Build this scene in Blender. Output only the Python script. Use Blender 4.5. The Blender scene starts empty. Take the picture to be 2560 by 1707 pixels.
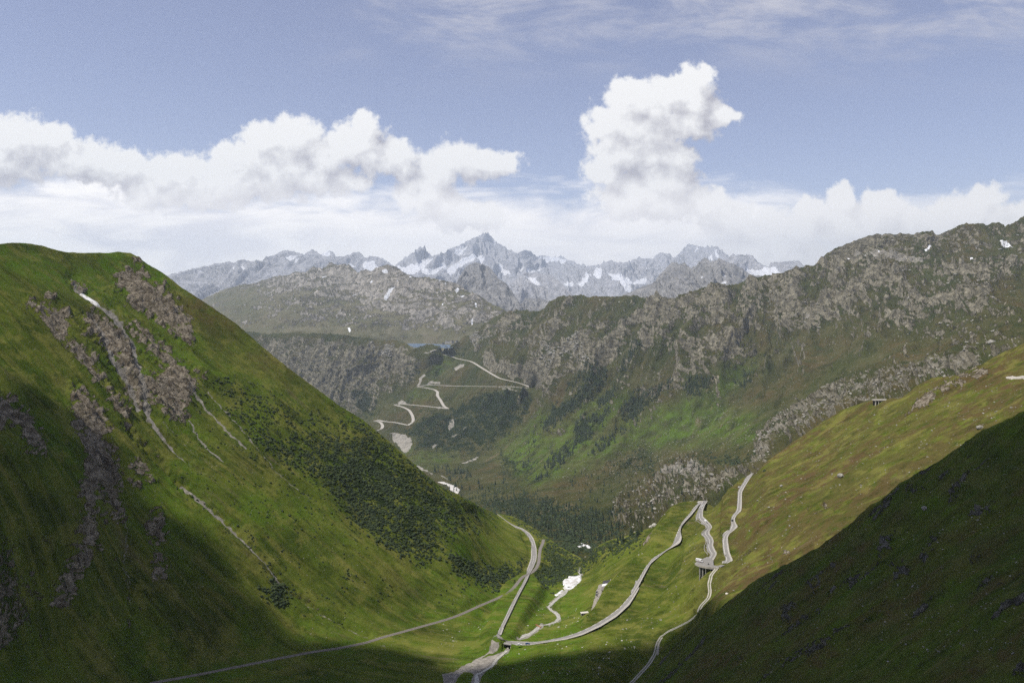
import bpy, math, random
import numpy as np
from mathutils import Vector, Matrix
random.seed(7)
rng = np.random.default_rng(7)
SC = bpy.context.scene
COL = SC.collection
CZ = 460.0            # camera height over the datum (2000 m above the sea)
F, CX, HY = 2000.0, 1280.0, 747.0   # focal length and principal point of the 2560 px photograph

# ------------------------------------------------------------------ camera
cam = bpy.data.cameras.new("camera"); camo = bpy.data.objects.new("camera", cam); COL.objects.link(camo)
camo.location = (0, 0, CZ); camo.rotation_euler = (math.radians(90), 0, 0)
cam.sensor_width = 36.0; cam.lens = 36.0 * F / 2560.0
cam.shift_y = -(853.5 - HY) / 2560.0
cam.clip_start = 2.0; cam.clip_end = 200000.0
SC.camera = camo
# ------------------------------------------------------------------ sun, exposure
SUN_AZ, SUN_EL = math.radians(-114), math.radians(60)   # azimuth from the view axis, to the left
SUND = Vector((math.sin(SUN_AZ) * math.cos(SUN_EL), math.cos(SUN_AZ) * math.cos(SUN_EL), math.sin(SUN_EL)))
sl = bpy.data.lights.new("sun", "SUN"); slo = bpy.data.objects.new("sun", sl); COL.objects.link(slo)
sl.energy = 5.0; sl.angle = math.radians(0.5); sl.color = (1.0, 0.94, 0.84)
slo.rotation_euler = SUND.to_track_quat('Z', 'Y').to_euler()
SC.view_settings.view_transform = 'Standard'; SC.view_settings.look = 'None'
SC.view_settings.exposure = 0.0; SC.view_settings.gamma = 1.0
SC.cycles.max_bounces = 4; SC.cycles.diffuse_bounces = 2; SC.cycles.volume_bounces = 1
SC.cycles.transparent_max_bounces = 8
SC.cycles.use_denoising = False; SC.cycles.adaptive_threshold = 0.006; SC.cycles.adaptive_min_samples = 64

# ------------------------------------------------------------------ node helper
class NT:
    def __init__(s, tree): s.t = tree; s.n = tree.nodes; s.l = tree.links
    def new(s, typ, **kw):
        n = s.n.new(typ)
        for k, v in kw.items(): setattr(n, k, v)
        return n
    def put(s, sock, v):
        if isinstance(v, bpy.types.NodeSocket): s.l.new(v, sock)
        elif v is not None: sock.default_value = v
    def math(s, op, a, b=None, c=None, clamp=False):
        n = s.new('ShaderNodeMath', operation=op, use_clamp=clamp)
        s.put(n.inputs[0], a)
        if b is not None: s.put(n.inputs[1], b)
        if c is not None: s.put(n.inputs[2], c)
        return n.outputs[0]
    def vm(s, op, a, b=None):
        n = s.new('ShaderNodeVectorMath', operation=op); s.put(n.inputs[0], a)
        if b is not None: s.put(n.inputs[1], b)
        return n.outputs['Value'] if op in ('LENGTH', 'DISTANCE', 'DOT_PRODUCT') else n.outputs[0]
    def step(s, x, lo, hi, smooth=True):
        n = s.new('ShaderNodeMapRange', interpolation_type='SMOOTHSTEP' if smooth else 'LINEAR'); n.clamp = True
        s.put(n.inputs['Value'], x); s.put(n.inputs['From Min'], lo); s.put(n.inputs['From Max'], hi)
        return n.outputs[0]
    def mix(s, f, a, b):
        n = s.new('ShaderNodeMix', data_type='RGBA'); s.put(n.inputs[0], f)
        s.put(n.inputs[6], col(a)); s.put(n.inputs[7], col(b)); return n.outputs[2]
    def noise(s, vec, scale, detail=4, rough=0.55, dist=0.0, typ='FBM'):
        n = s.new('ShaderNodeTexNoise'); n.noise_type = typ
        s.put(n.inputs['Vector'], vec); n.inputs['Scale'].default_value = scale
        n.inputs['Detail'].default_value = detail; n.inputs['Roughness'].default_value = rough
        n.inputs['Distortion'].default_value = dist; return n.outputs[0]
    def voro(s, vec, scale, feature='F1', rnd=1.0):
        n = s.new('ShaderNodeTexVoronoi', feature=feature); s.put(n.inputs['Vector'], vec)
        n.inputs['Scale'].default_value = scale; n.inputs['Randomness'].default_value = rnd
        return n
def col(c):
    if isinstance(c, tuple) and len(c) == 3: return (*c, 1.0)
    return c

# ------------------------------------------------------------------ world: sky texture and clouds
W = bpy.data.worlds.new("World"); SC.world = W; W.use_nodes = True
wt = NT(W.node_tree); wt.n.clear()
# cumulus heaps by direction (hundredths of the view tangent): centre and radii
BLOBS = [(30, 350, 120, 62), (110, 345, 75, 45), (-30, 400, 190, 70), (190, 400, 130, 50), (290, 420, 120, 45), (380, 425, 70, 35),
         (723, 345, 92, 55), (660, 350, 62, 45), (600, 392, 75, 45), (435, 440, 140, 55), (365, 470, 58, 55), (490, 475, 190, 50), (600, 445, 150, 62), (707, 420, 125, 80), (770, 450, 95, 42),
         (895, 355, 78, 55), (915, 305, 32, 30), (850, 372, 62, 52), (980, 392, 62, 48), (805, 395, 65, 62), (865, 452, 62, 30), (935, 400, 80, 38), (1015, 425, 35, 35),
         (1140, 398, 66, 48), (1090, 432, 62, 52), (1060, 485, 68, 50), (1205, 412, 95, 40), (1258, 405, 48, 28), (1118, 525, 78, 42), (1170, 540, 90, 40),
         (1568, 245, 62, 46), (1606, 268, 105, 62), (1672, 235, 72, 46), (1738, 202, 52, 46), (1755, 178, 20, 24), (1732, 255, 68, 60), (1520, 308, 60, 50), (1606, 325, 130, 66), (1715, 308, 82, 48), (1800, 291, 55, 24), (1835, 292, 28, 9),
         (1552, 385, 84, 62), (1634, 385, 84, 64), (1685, 400, 52, 52), (1514, 428, 58, 44), (1663, 450, 88, 72), (1600, 485, 118, 60), (1665, 515, 85, 42), (1560, 500, 70, 42),
         (1759, 510, 66, 44), (1824, 548, 78, 46), (1880, 590, 60, 50), (2025, 528, 40, 40), (2102, 500, 34, 42), (2205, 525, 70, 50), (2150, 560, 140, 60), (1960, 575, 110, 56), (1930, 625, 170, 60), (2275, 550, 55, 36), (2461, 498, 48, 42), (2423, 535, 66, 52), (2370, 560, 80, 56), (2500, 550, 58, 42), (2350, 525, 34, 26), (2565, 545, 30, 42), (2320, 620, 190, 70)]
def build_density():
    g = bpy.data.node_groups.new('cloud_density', 'ShaderNodeTree')
    g.interface.new_socket('P', in_out='INPUT', socket_type='NodeSocketVector'); g.interface.new_socket('D', in_out='OUTPUT', socket_type='NodeSocketFloat'); g.interface.new_socket('B', in_out='OUTPUT', socket_type='NodeSocketFloat')
    t = NT(g); gi = t.new('NodeGroupInput'); go = t.new('NodeGroupOutput'); P = gi.outputs[0]
    n = t.new('ShaderNodeTexNoise'); n.noise_dimensions = '2D'; t.l.new(P, n.inputs['Vector']); n.inputs['Scale'].default_value = 1.5; n.inputs['Detail'].default_value = 5; n.inputs['Roughness'].default_value = 0.55
    wob = t.vm('MULTIPLY', t.vm('SUBTRACT', n.outputs['Color'], (0.5, 0.5, 0.5)), (0.5, 0.5, 0))
    Q = t.vm('ADD', P, wob); m = None
    for cx, cy, rx, ry in BLOBS:
        ma = t.new('ShaderNodeVectorMath', operation='MULTIPLY_ADD'); t.l.new(Q, ma.inputs[0])
        ma.inputs[1].default_value = (100 / rx, 100 / ry, 0); ma.inputs[2].default_value = (-cx / rx, -cy / ry, 0)
        d = t.vm('LENGTH', ma.outputs[0])
        if m is None: m = d
        else: m = t.math('SMOOTH_MIN', m, d, 0.18)
    f1 = t.new('ShaderNodeTexNoise'); f1.noise_dimensions = '2D'; t.l.new(P, f1.inputs['Vector']); f1.inputs['Scale'].default_value = 3.2; f1.inputs['Detail'].default_value = 9; f1.inputs['Roughness'].default_value = 0.62
    v = t.new('ShaderNodeTexVoronoi'); v.voronoi_dimensions = '2D'; t.l.new(Q, v.inputs['Vector']); v.inputs['Scale'].default_value = 2.8
    B = t.math('SUBTRACT', 1.0, m); D = t.math('ADD', B, t.math('MULTIPLY', t.math('SUBTRACT', f1.outputs[0], 0.5), 0.95))
    D = t.math('ADD', D, t.math('MULTIPLY', t.math('SUBTRACT', 0.38, v.outputs['Distance']), 0.22))
    R_ = t.math('ADD', B, t.math('MULTIPLY', f1.outputs[0], 0.9))
    t.l.new(D, go.inputs[0]); t.l.new(R_, go.inputs[1]); return g
CG = build_density()
tc = wt.new('ShaderNodeTexCoord'); sp = wt.new('ShaderNodeSeparateXYZ'); wt.l.new(tc.outputs['Generated'], sp.inputs[0])
yy = wt.math('MAXIMUM', sp.outputs[1], 0.06)
U = wt.math('MULTIPLY_ADD', wt.math('DIVIDE', sp.outputs[0], yy), 20.0, 12.8); V = wt.math('MULTIPLY_ADD', wt.math('DIVIDE', sp.outputs[2], yy), -20.0, 7.47)
cb = wt.new('ShaderNodeCombineXYZ'); wt.l.new(U, cb.inputs[0]); wt.l.new(V, cb.inputs[1]); PV = cb.outputs[0]
front = wt.step(sp.outputs[1], 0.1, 0.35)
def dens(vec):
    n = wt.new('ShaderNodeGroup'); n.node_tree = CG; wt.l.new(vec, n.inputs[0]); return n.outputs
(D0, B0), (D1, B1) = dens(PV), dens(wt.vm('ADD', PV, (-0.34, -0.50, 0)))
st = wt.new('ShaderNodeTexSky', sky_type='NISHITA'); st.sun_disc = False; st.sun_elevation = SUN_EL; st.sun_rotation = SUN_AZ; st.altitude = 2400; st.dust_density = 2.0; st.air_density = 1.0
sky = wt.vm('MULTIPLY', st.outputs[0], (0.136, 0.118, 0.122))
sky = wt.vm('ADD', sky, (0.080, 0.066, 0.070))
# high cirrus veils
ci = wt.vm('MULTIPLY', PV, (0.22, 0.75, 0)); ci = wt.vm('ADD', ci, wt.vm('MULTIPLY', PV, (0, 0, 0)))
cn = wt.noise(ci, 1.3, 8, 0.66, 0.35)
cm = wt.math('MULTIPLY', wt.step(cn, 0.40, 0.70), wt.step(V, 2.6, -0.3))
cm = wt.math('MULTIPLY', cm, wt.step(wt.math('ADD', U, wt.math('MULTIPLY', cn, 4)), 9.0, 14.0))
sky = wt.mix(wt.math('MULTIPLY', cm, 0.95), sky, (0.62, 0.62, 0.70))
# veil of flat cloud above the horizon
ly = wt.noise(wt.vm('MULTIPLY', PV, (0.22, 0.9, 0)), 1.4, 7, 0.6, 0.5)
veil = wt.step(wt.math('ADD', V, wt.math('MULTIPLY', wt.math('SUBTRACT', ly, 0.5), 2.6)), wt.math('MULTIPLY_ADD', wt.step(U, 2.0, 9.0), 0.5, 4.0), wt.math('MULTIPLY_ADD', wt.step(U, 2.0, 9.0), 0.5, 5.0))
veil = wt.math('MULTIPLY', veil, wt.math('MULTIPLY_ADD', wt.step(U, 18.5, 21.5), -0.45, 0.97))
vc = wt.mix(wt.step(ly, 0.36, 0.60), (0.98, 0.96, 1.02), (1.42, 1.36, 1.30))
vc = wt.mix(wt.step(wt.math('ADD', U, V), 8.0, 16.0), vc, wt.mix(0.55, vc, (1.40, 1.34, 1.28)))
sky = wt.mix(veil, sky, vc)
al = wt.step(D0, -0.24, 0.20)
lit = wt.math('ADD', wt.math('MULTIPLY', wt.math('SUBTRACT', B0, B1), 0.62), 0.72)
cc = wt.mix(wt.step(lit, 0.28, 0.95, False), (0.50, 0.485, 0.54), (1.06, 1.05, 1.04))
cc = wt.mix(wt.math('MULTIPLY', wt.step(V, 4.2, 5.4), 0.6), cc, (1.36, 1.30, 1.25))
sky2 = wt.mix(wt.math('MULTIPLY', al, front), sky, cc)
bg = wt.new('ShaderNodeBackground'); wt.l.new(sky2, bg.inputs[0]); bg.inputs[1].default_value = 1.0
wo = wt.new('ShaderNodeOutputWorld'); wt.l.new(bg.outputs[0], wo.inputs[0])
W.cycles.sampling_method = 'MANUAL'; W.cycles.sample_map_resolution = 512

# ------------------------------------------------------------------ numeric helpers
_perm = np.random.default_rng(11).permutation(512).astype(np.int64)
_perm = np.concatenate([_perm, _perm, _perm])
_g = np.random.default_rng(5).normal(size=(512, 2)); _g /= np.linalg.norm(_g, axis=1)[:, None]
def perlin(x, y, seed=0):
    x = np.asarray(x, float) + seed * 17.37; y = np.asarray(y, float) + seed * 9.13
    xi = np.floor(x).astype(np.int64); yi = np.floor(y).astype(np.int64)
    xf = x - xi; yf = y - yi
    u = xf * xf * xf * (xf * (xf * 6 - 15) + 10); v = yf * yf * yf * (yf * (yf * 6 - 15) + 10)
    def g(a, b, dx, dy):
        h = _perm[(_perm[(xi + a) & 511] + yi + b) & 511]
        gg = _g[h]; return gg[..., 0] * dx + gg[..., 1] * dy
    n00 = g(0, 0, xf, yf); n10 = g(1, 0, xf - 1, yf); n01 = g(0, 1, xf, yf - 1); n11 = g(1, 1, xf - 1, yf - 1)
    a = n00 + u * (n10 - n00); b = n01 + u * (n11 - n01)
    return (a + v * (b - a)) * 1.5
def fbm(x, y, octv=5, rough=0.5, seed=0):
    r = 0; a = 1.0; t = 0
    for i in range(octv):
        r = r + a * perlin(x, y, seed + i); t += a; a *= rough; x = x * 2.03 + 3.1; y = y * 2.03 - 1.7
    return r / t
def ridged(x, y, octv=5, rough=0.5, seed=0):
    r = 0; a = 1.0; t = 0; w = 1.0
    for i in range(octv):
        n = 1 - np.abs(perlin(x, y, seed + i)) * 1.6
        n = np.clip(n, -1, 1); n = n * np.abs(n)
        r = r + a * n * w; w = np.clip(n * 1.3, 0.2, 1); t += a; a *= rough; x = x * 2.07 + 1.3; y = y * 2.07 + 4.7
    return r / t
def sstep(x, a, b):
    t = np.clip((x - a) / (b - a), 0, 1); return t * t * (3 - 2 * t)
def pt(px, py, Y):                      # a point seen at (px, py) of the photograph, Y metres ahead
    return np.stack([(px - CX) / F * Y, Y, CZ - (py - HY) / F * Y], -1)
def Zs(ref, pts):                       # coordinates read from an enlarged crop -> photograph pixels
    ox, oy, s = REF[ref]; return [(ox + p[0] / s, oy + p[1] / s) for p in pts]
REF = dict(A=(0, 560, 2.306), B=(0, 1100, 2.352), C=(400, 540, 2.613), D=(1300, 540, 2.94), E=(1900, 540, 3.564),
           F=(1250, 850, 3.36), G=(1100, 1240, 3.358), H=(1550, 1140, 3.136), I=(2000, 820, 3.734),
           J=(900, 820, 3.734), K=(1200, 1100, 3.36), L=(1720, 1230, 7.127), M=(1700, 1100, 2.584),
           N=(1180, 1560, 10.67), O=(1470, 1420, 19.6), P=(0, 0, 0.91875), S=(0, 0, 1.0))
class RBF:
    def __init__(s, P, V, reg=1e-4):
        P = np.array(P, float) / 500.0; n = len(P); s.P = P
        d = np.linalg.norm(P[:, None] - P[None], axis=2)
        K = s.k(d) + np.eye(n) * reg
        A = np.zeros((n + 3, n + 3)); A[:n, :n] = K; A[:n, n] = 1; A[:n, n + 1:] = P; A[n, :n] = 1; A[n + 1:, :n] = P.T
        s.w = np.linalg.solve(A, np.concatenate([V, np.zeros(3)]))
    def k(s, d): return np.where(d > 1e-9, d * d * np.log(np.maximum(d, 1e-9)), 0)
    def __call__(s, x, y):
        x = np.asarray(x, float) / 500; y = np.asarray(y, float) / 500
        r = s.w[-3] + s.w[-2] * x + s.w[-1] * y
        for (a, b), w in zip(s.P, s.w):
            r = r + w * s.k(np.sqrt((x - a) ** 2 + (y - b) ** 2))
        return r
def inpoly(x, y, poly):
    c = np.zeros(x.shape, bool); n = len(poly)
    for i in range(n):
        x1, y1 = poly[i]; x2, y2 = poly[(i + 1) % n]
        if y1 == y2: continue
        m = ((y1 > y) != (y2 > y)) & (x < (x2 - x1) * (y - y1) / (y2 - y1) + x1)
        c ^= m
    return c
def segdist(x, y, line):
    d = np.full(x.shape, 1e9); tt = np.zeros(x.shape); acc = 0
    for (x1, y1), (x2, y2) in zip(line[:-1], line[1:]):
        L2 = (x2 - x1) ** 2 + (y2 - y1) ** 2; L = math.sqrt(L2)
        t = np.clip(((x - x1) * (x2 - x1) + (y - y1) * (y2 - y1)) / max(L2, 1e-9), 0, 1)
        dd = np.hypot(x - x1 - t * (x2 - x1), y - y1 - t * (y2 - y1))
        m = dd < d; d[m] = dd[m]; tt[m] = (acc + t * L)[m]; acc += L
    return d, tt / max(acc, 1e-9)
def polymask(x, y, poly, soft=8.0, wob=6.0):
    """soft 0..1 mask of a polygon, its outline broken by noise"""
    xs = [p[0] for p in poly]; ys = [p[1] for p in poly]
    out = np.zeros(x.shape)
    m = (x > min(xs) - 30) & (x < max(xs) + 30) & (y > min(ys) - 30) & (y < max(ys) + 30)
    if not m.any(): return out
    X = x[m] + fbm(x[m] / 18, y[m] / 18, 3, 0.6, 3) * wob * 2; Y = y[m] + fbm(x[m] / 18, y[m] / 18, 3, 0.6, 8) * wob * 2
    ins = inpoly(X, Y, poly); d, _ = segdist(X, Y, list(poly) + [poly[0]])
    out[m] = np.clip(0.5 + np.where(ins, d, -d) / soft, 0, 1)
    return out

def tagobj(o, label=None, cat=None, group=None, kind=None):
    if label: o["label"] = label
    if cat: o["category"] = cat
    if group: o["group"] = group
    if kind: o["kind"] = kind
    return o
def mesh_np(name, V, Fq, mat, parent=None, smooth=False, tri=False):
    """V (n,3), Fq (m,4) or (m,3) index array -> ONE mesh object"""
    me = bpy.data.meshes.new(name); V = np.asarray(V, np.float32); Fq = np.asarray(Fq, np.int32)
    k = Fq.shape[1]
    me.vertices.add(len(V)); me.vertices.foreach_set('co', V.ravel())
    me.loops.add(Fq.size); me.loops.foreach_set('vertex_index', Fq.ravel())
    me.polygons.add(len(Fq)); me.polygons.foreach_set('loop_start', np.arange(0, Fq.size, k, dtype=np.int32))
    me.polygons.foreach_set('loop_total', np.full(len(Fq), k, np.int32))
    me.polygons.foreach_set('use_smooth', np.full(len(Fq), smooth, bool))
    me.update(calc_edges=True)
    if mat: me.materials.append(mat)
    o = bpy.data.objects.new(name, me); COL.objects.link(o)
    if parent: o.parent = parent
    return o
def gridfaces(nr, nc):
    i = np.arange(nr - 1)[:, None] * nc + np.arange(nc - 1)[None]
    return np.stack([i, i + nc, i + nc + 1, i + 1], -1).reshape(-1, 4)
def set_color(me, name, arr):
    a = me.attributes.new(name, 'FLOAT_COLOR', 'POINT'); a.data.foreach_set('color', np.asarray(arr, np.float32).ravel())

# ------------------------------------------------------------------ terrain material
def terrain_mat(name, gA, gB, gC, rA, rB, big=60., small=6., stretch=6.0, rockth=0.5, slopek=0.8,
                slope0=0.35, bump=1.0, speck=0.3, tuft=0.35, scree=(0.30, 0.28, 0.25), shrubc=(0.012, 0.022, 0.008), crack=0.0):
    m = bpy.data.materials.new(name); m.use_nodes = True; t = NT(m.node_tree); t.n.clear()
    geo = t.new('ShaderNodeNewGeometry'); pos = geo.outputs['Position']
    fl = t.new('ShaderNodeAttribute', attribute_name='flow')     # metres along the contour and down the slope
    ps = t.vm('MULTIPLY', fl.outputs['Vector'], (1.0, 1.0 / stretch, 1.0))
    a1 = t.new('ShaderNodeAttribute', attribute_name='mask'); s1 = t.new('ShaderNodeSeparateColor'); t.l.new(a1.outputs['Color'], s1.inputs[0])
    a2 = t.new('ShaderNodeAttribute', attribute_name='mask_b'); s2 = t.new('ShaderNodeSeparateColor'); t.l.new(a2.outputs['Color'], s2.inputs[0])
    rock, shrub, pale, snow = s1.outputs[0], s1.outputs[1], s1.outputs[2], a1.outputs['Alpha']
    brown, lush, dry = s2.outputs[0], s2.outputs[1], s2.outputs[2]
    nb = t.noise(pos, 1 / big, 5, 0.6); nm = t.noise(pos, 1 / (big * 0.22), 4, 0.6)
    ns = t.noise(ps, 1 / (small * 2.2), 5, 0.65, 0.4); nf = t.noise(pos, 1 / small, 6, 0.7)
    g = t.mix(t.step(nb, 0.38, 0.62), gA, gB)
    g = t.mix(t.math('MULTIPLY', t.step(ns, 0.45, 0.66), 0.75), g, gC)
    g = t.mix(t.math('MULTIPLY', brown, t.step(nm, 0.3, 0.6)), g, (0.105, 0.072, 0.034))
    g = t.mix(t.math('MULTIPLY', lush, t.step(nm, 0.25, 0.7)), g, (0.085, 0.150, 0.014))
    g = t.mix(t.math('MULTIPLY', t.step(nf, 0.50, 0.68), tuft), g, (0.024, 0.04, 0.010))
    mo = t.noise(ps, 1 / (small * 3.0), 7, 0.78); mo2 = t.noise(pos, 1 / (small * 9), 6, 0.72)
    g = t.mix(t.math('MULTIPLY', t.step(mo, 0.50, 0.64), tuft * 1.1), g, tuple(x * 0.42 for x in gA))
    g = t.mix(t.math('MULTIPLY', t.step(mo2, 0.52, 0.62), 0.45), g, tuple(x * 1.25 for x in gC))
    dirt = t.math('MULTIPLY', t.step(t.noise(ps, 1 / (small * 5), 4, 0.7), 0.60, 0.72), dry)
    g = t.mix(dirt, g, (0.16, 0.13, 0.08))
    # rock
    rn = t.noise(pos, 1 / (small * 1.4), 6, 0.72)
    r = t.mix(t.step(rn, 0.35, 0.68), rA, rB)
    r = t.mix(t.math('MULTIPLY', t.step(nm, 0.5, 0.7), 0.45), r, tuple(0.55 * a + 0.45 * b for a, b in zip(rA, gA)))
    if crack > 0:
        cr = t.noise(ps, 1 / (small * 0.8), 4, 0.75)
        r = t.mix(t.math('MULTIPLY', t.step(cr, 0.46, 0.36), crack), r, tuple(x * 0.35 for x in rA))
    sx = t.new('ShaderNodeSeparateXYZ'); t.l.new(geo.outputs['Normal'], sx.inputs[0])
    slope = t.math('SUBTRACT', t.math('SUBTRACT', 1.0, sx.outputs[2]), slope0)
    rf = t.math('ADD', rock, t.math('MULTIPLY', slope, slopek * 3))
    rf = t.math('ADD', rf, t.math('MULTIPLY', t.math('SUBTRACT', nf, 0.5), 1.15))
    rf = t.math('ADD', rf, t.math('MULTIPLY', t.math('SUBTRACT', nm, 0.5), 1.0))
    rfac = t.step(rf, rockth - 0.08, rockth + 0.10)
    # scattered stones on the grass
    vo = t.voro(pos, 1 / (small * 0.9)); sp = t.step(vo.outputs['Distance'], 0.16, 0.08)
    sc_ = t.new('ShaderNodeSeparateColor'); t.l.new(vo.outputs['Color'], sc_.inputs[0])
    sp = t.math('MULTIPLY', sp, t.step(t.math('ADD', sc_.outputs[0], t.math('MULTIPLY', nb, 0.5)), 1.25 - speck, 1.27 - speck))
    c = t.mix(rfac, g, r)
    c = t.mix(sp, c, scree)
    shf = t.step(t.math('ADD', shrub, t.math('MULTIPLY', t.math('SUBTRACT', nf, 0.5), 1.3)), 0.42, 0.62)
    c = t.mix(t.math('MULTIPLY', shf, 0.9), c, shrubc)
    pf = t.step(t.math('ADD', pale, t.math('MULTIPLY', t.math('SUBTRACT', rn, 0.5), 1.2)), 0.40, 0.66)
    c = t.mix(pf, c, t.mix(t.step(nf, 0.3, 0.7), tuple(x * 0.62 for x in scree), tuple(x * 1.25 for x in scree)))
    sf = t.step(t.math('ADD', snow, t.math('MULTIPLY', t.math('SUBTRACT', rn, 0.5), 0.7)), 0.44, 0.56)
    c = t.mix(sf, c, (0.82, 0.84, 0.88))
    bs = t.new('ShaderNodeBsdfDiffuse'); t.l.new(c, bs.inputs['Color']); bs.inputs['Roughness'].default_value = 0.5
    if bump > 0:
        bh = t.math('ADD', t.math('MULTIPLY', rn, t.math('ADD', t.math('MULTIPLY', rfac, 1.6), 0.5)), t.math('MULTIPLY', ns, 0.4))
        b = t.new('ShaderNodeBump'); b.inputs['Strength'].default_value = 1.0; b.inputs['Distance'].default_value = bump * small * 0.7
        t.l.new(bh, b.inputs['Height']); t.l.new(b.outputs[0], bs.inputs['Normal'])
    o = t.new('ShaderNodeOutputMaterial'); t.l.new(bs.outputs[0], o.inputs[0])
    return m

# ------------------------------------------------------------------ terrain sheets
CARVE = []       # (x, y, z, half width) samples of roads and tracks the ground is graded to
class Sheet:
    def __init__(s, name, top, bot, ctrl, pxr, step, jag=(0, 10), reg=1e-4, rowstep=None, crestfade=14):
        s.name = name
        s.rbf = RBF([(c[0], c[1]) for c in ctrl], np.log([c[2] for c in ctrl]), reg)
        s.px = np.arange(pxr[0], pxr[1] + step, step)
        tp = np.interp(s.px, [p[0] for p in top], [p[1] for p in top])
        if jag[0]: tp = tp - jag[0] * ridged(s.px / jag[1], s.px * 0 + 3.3, 4, 0.6, 4)
        bt = np.interp(s.px, [p[0] for p in bot], [p[1] for p in bot])
        n = int(np.max(bt - tp) / (rowstep or step)) + 2
        tt = np.linspace(0, 1, n)[:, None]
        s.PX = np.broadcast_to(s.px, (n, len(s.px))).copy(); s.PY = tp + (bt - tp) * tt
        s.below = s.PY - tp
        s.Y = np.exp(s.rbf(s.PX, s.PY)); s.P = pt(s.PX, s.PY, s.Y)
        s.crestfade = crestfade
    def normals(s):
        du = np.gradient(s.P, axis=1); dv = np.gradient(s.P, axis=0)
        n = np.cross(dv, du); n /= np.maximum(np.linalg.norm(n, axis=2, keepdims=True), 1e-9)
        return n
    def displace(s, d, keep=0.25):
        n = s.normals(); f = keep + (1 - keep) * np.clip(s.below / s.crestfade, 0, 1)
        s.P += n * (d * f)[..., None]
    def carve(s, samples):
        if not len(samples): return
        S = np.array(samples); P = s.P
        bb = (P[..., 0] > S[:, 0].min() - 40) & (P[..., 0] < S[:, 0].max() + 40) & (P[..., 1] > S[:, 1].min() - 40) & (P[..., 1] < S[:, 1].max() + 40)
        idx = np.argwhere(bb.ravel())[:, 0]; Q = P.reshape(-1, 3)
        for k in range(0, len(idx), 20000):
            ii = idx[k:k + 20000]; q = Q[ii]
            d = np.hypot(q[:, None, 0] - S[None, :, 0], q[:, None, 1] - S[None, :, 1]) - S[None, :, 3]
            j = d.argmin(1); dd = d[np.arange(len(ii)), j]; sz = S[j, 2]
            dz = q[:, 2] - sz; bw = np.clip(np.abs(dz) * 1.0 + 2.5, 3, 30)
            f = 1 - sstep(dd, 0.8, 0.8 + bw)
            q[:, 2] = q[:, 2] * (1 - f) + (sz - 0.12) * f
            Q[ii] = q
    def build(s, mat, mask, mask_b, flow, backdrop=0.75, back=None):
        P = s.P; crest = P[0]
        rows = []
        for k, d in enumerate([0.002, 0.006, 0.015, 0.04, 0.1, 0.25]):
            D = crest[:, 1] * d * (back or 1.0); r = crest.copy()
            r[:, 0] *= (crest[:, 1] + D) / crest[:, 1]; r[:, 1] += D
            vv = (CZ - crest[:, 2]) / crest[:, 1]
            r[:, 2] -= D * (np.maximum(vv, 0) + backdrop * (0.5 + 0.5 * min(1, k / 3)))
            rows.append(r)
        nb = len(rows); A = np.concatenate([np.stack(rows[::-1]), P], 0)
        nr, nc = A.shape[:2]
        o = mesh_np(s.name, A.reshape(-1, 3), gridfaces(nr, nc), mat, smooth=True)
        fl = np.stack([flow[0], flow[1], flow[0] * 0, flow[0] * 0], -1)
        for nm, mk in (('mask', mask), ('mask_b', mask_b), ('flow', fl)):
            full = np.concatenate([np.repeat(mk[:1], nb, 0), mk], 0); set_color(o.data, nm, full.reshape(-1, 4))
        tagobj(o, kind='structure')
        s.obj = o
        return o
    def surf(s, px, py):      # nearest grid point of the finished surface by photo pixel
        c = np.clip(np.round((px - s.px[0]) / (s.px[1] - s.px[0])).astype(int), 0, len(s.px) - 1)
        r = np.abs(s.PY[:, c] - py).argmin(0) if np.ndim(c) else np.abs(s.PY[:, c] - py).argmin()
        return s.P[r, c]
    def smoothY(s, px, py): return np.exp(s.rbf(px, py))
# ------------------------------------------------------------------ roads: pairs of edges read from the photograph, z by height in it
def resample(pts, n):
    P = np.array(pts, float); d = np.r_[0, np.cumsum(np.hypot(*np.diff(P, axis=0).T))]
    t = np.linspace(0, d[-1], n); return np.stack([np.interp(t, d, P[:, 0]), np.interp(t, d, P[:, 1])], 1)
def smooth_line(P, k=2):
    P = np.array(P, float)
    for _ in range(k): P[1:-1] = 0.25 * P[:-2] + 0.5 * P[1:-1] + 0.25 * P[2:]
    return P
def road_from_edges(L, R, zprof, n):
    """left/right edge pixels -> arrays of 3-D left/right points lying level across the road"""
    L = smooth_line(resample(L, n), 2); R = smooth_line(resample(R, n), 2); C = (L + R) / 2
    return L, R, C
def zy(zt, py):
    a = sorted(zt); return np.interp(py, [q[0] for q in a], [q[1] for q in a])
def unproj(P, z):           # pixel points lying at height z
    Y = (CZ - z) / ((P[:, 1] - HY) / F); return np.stack([(P[:, 0] - CX) / F * Y, Y, z * np.ones(len(Y))], 1)

ROADS = {}
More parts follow.
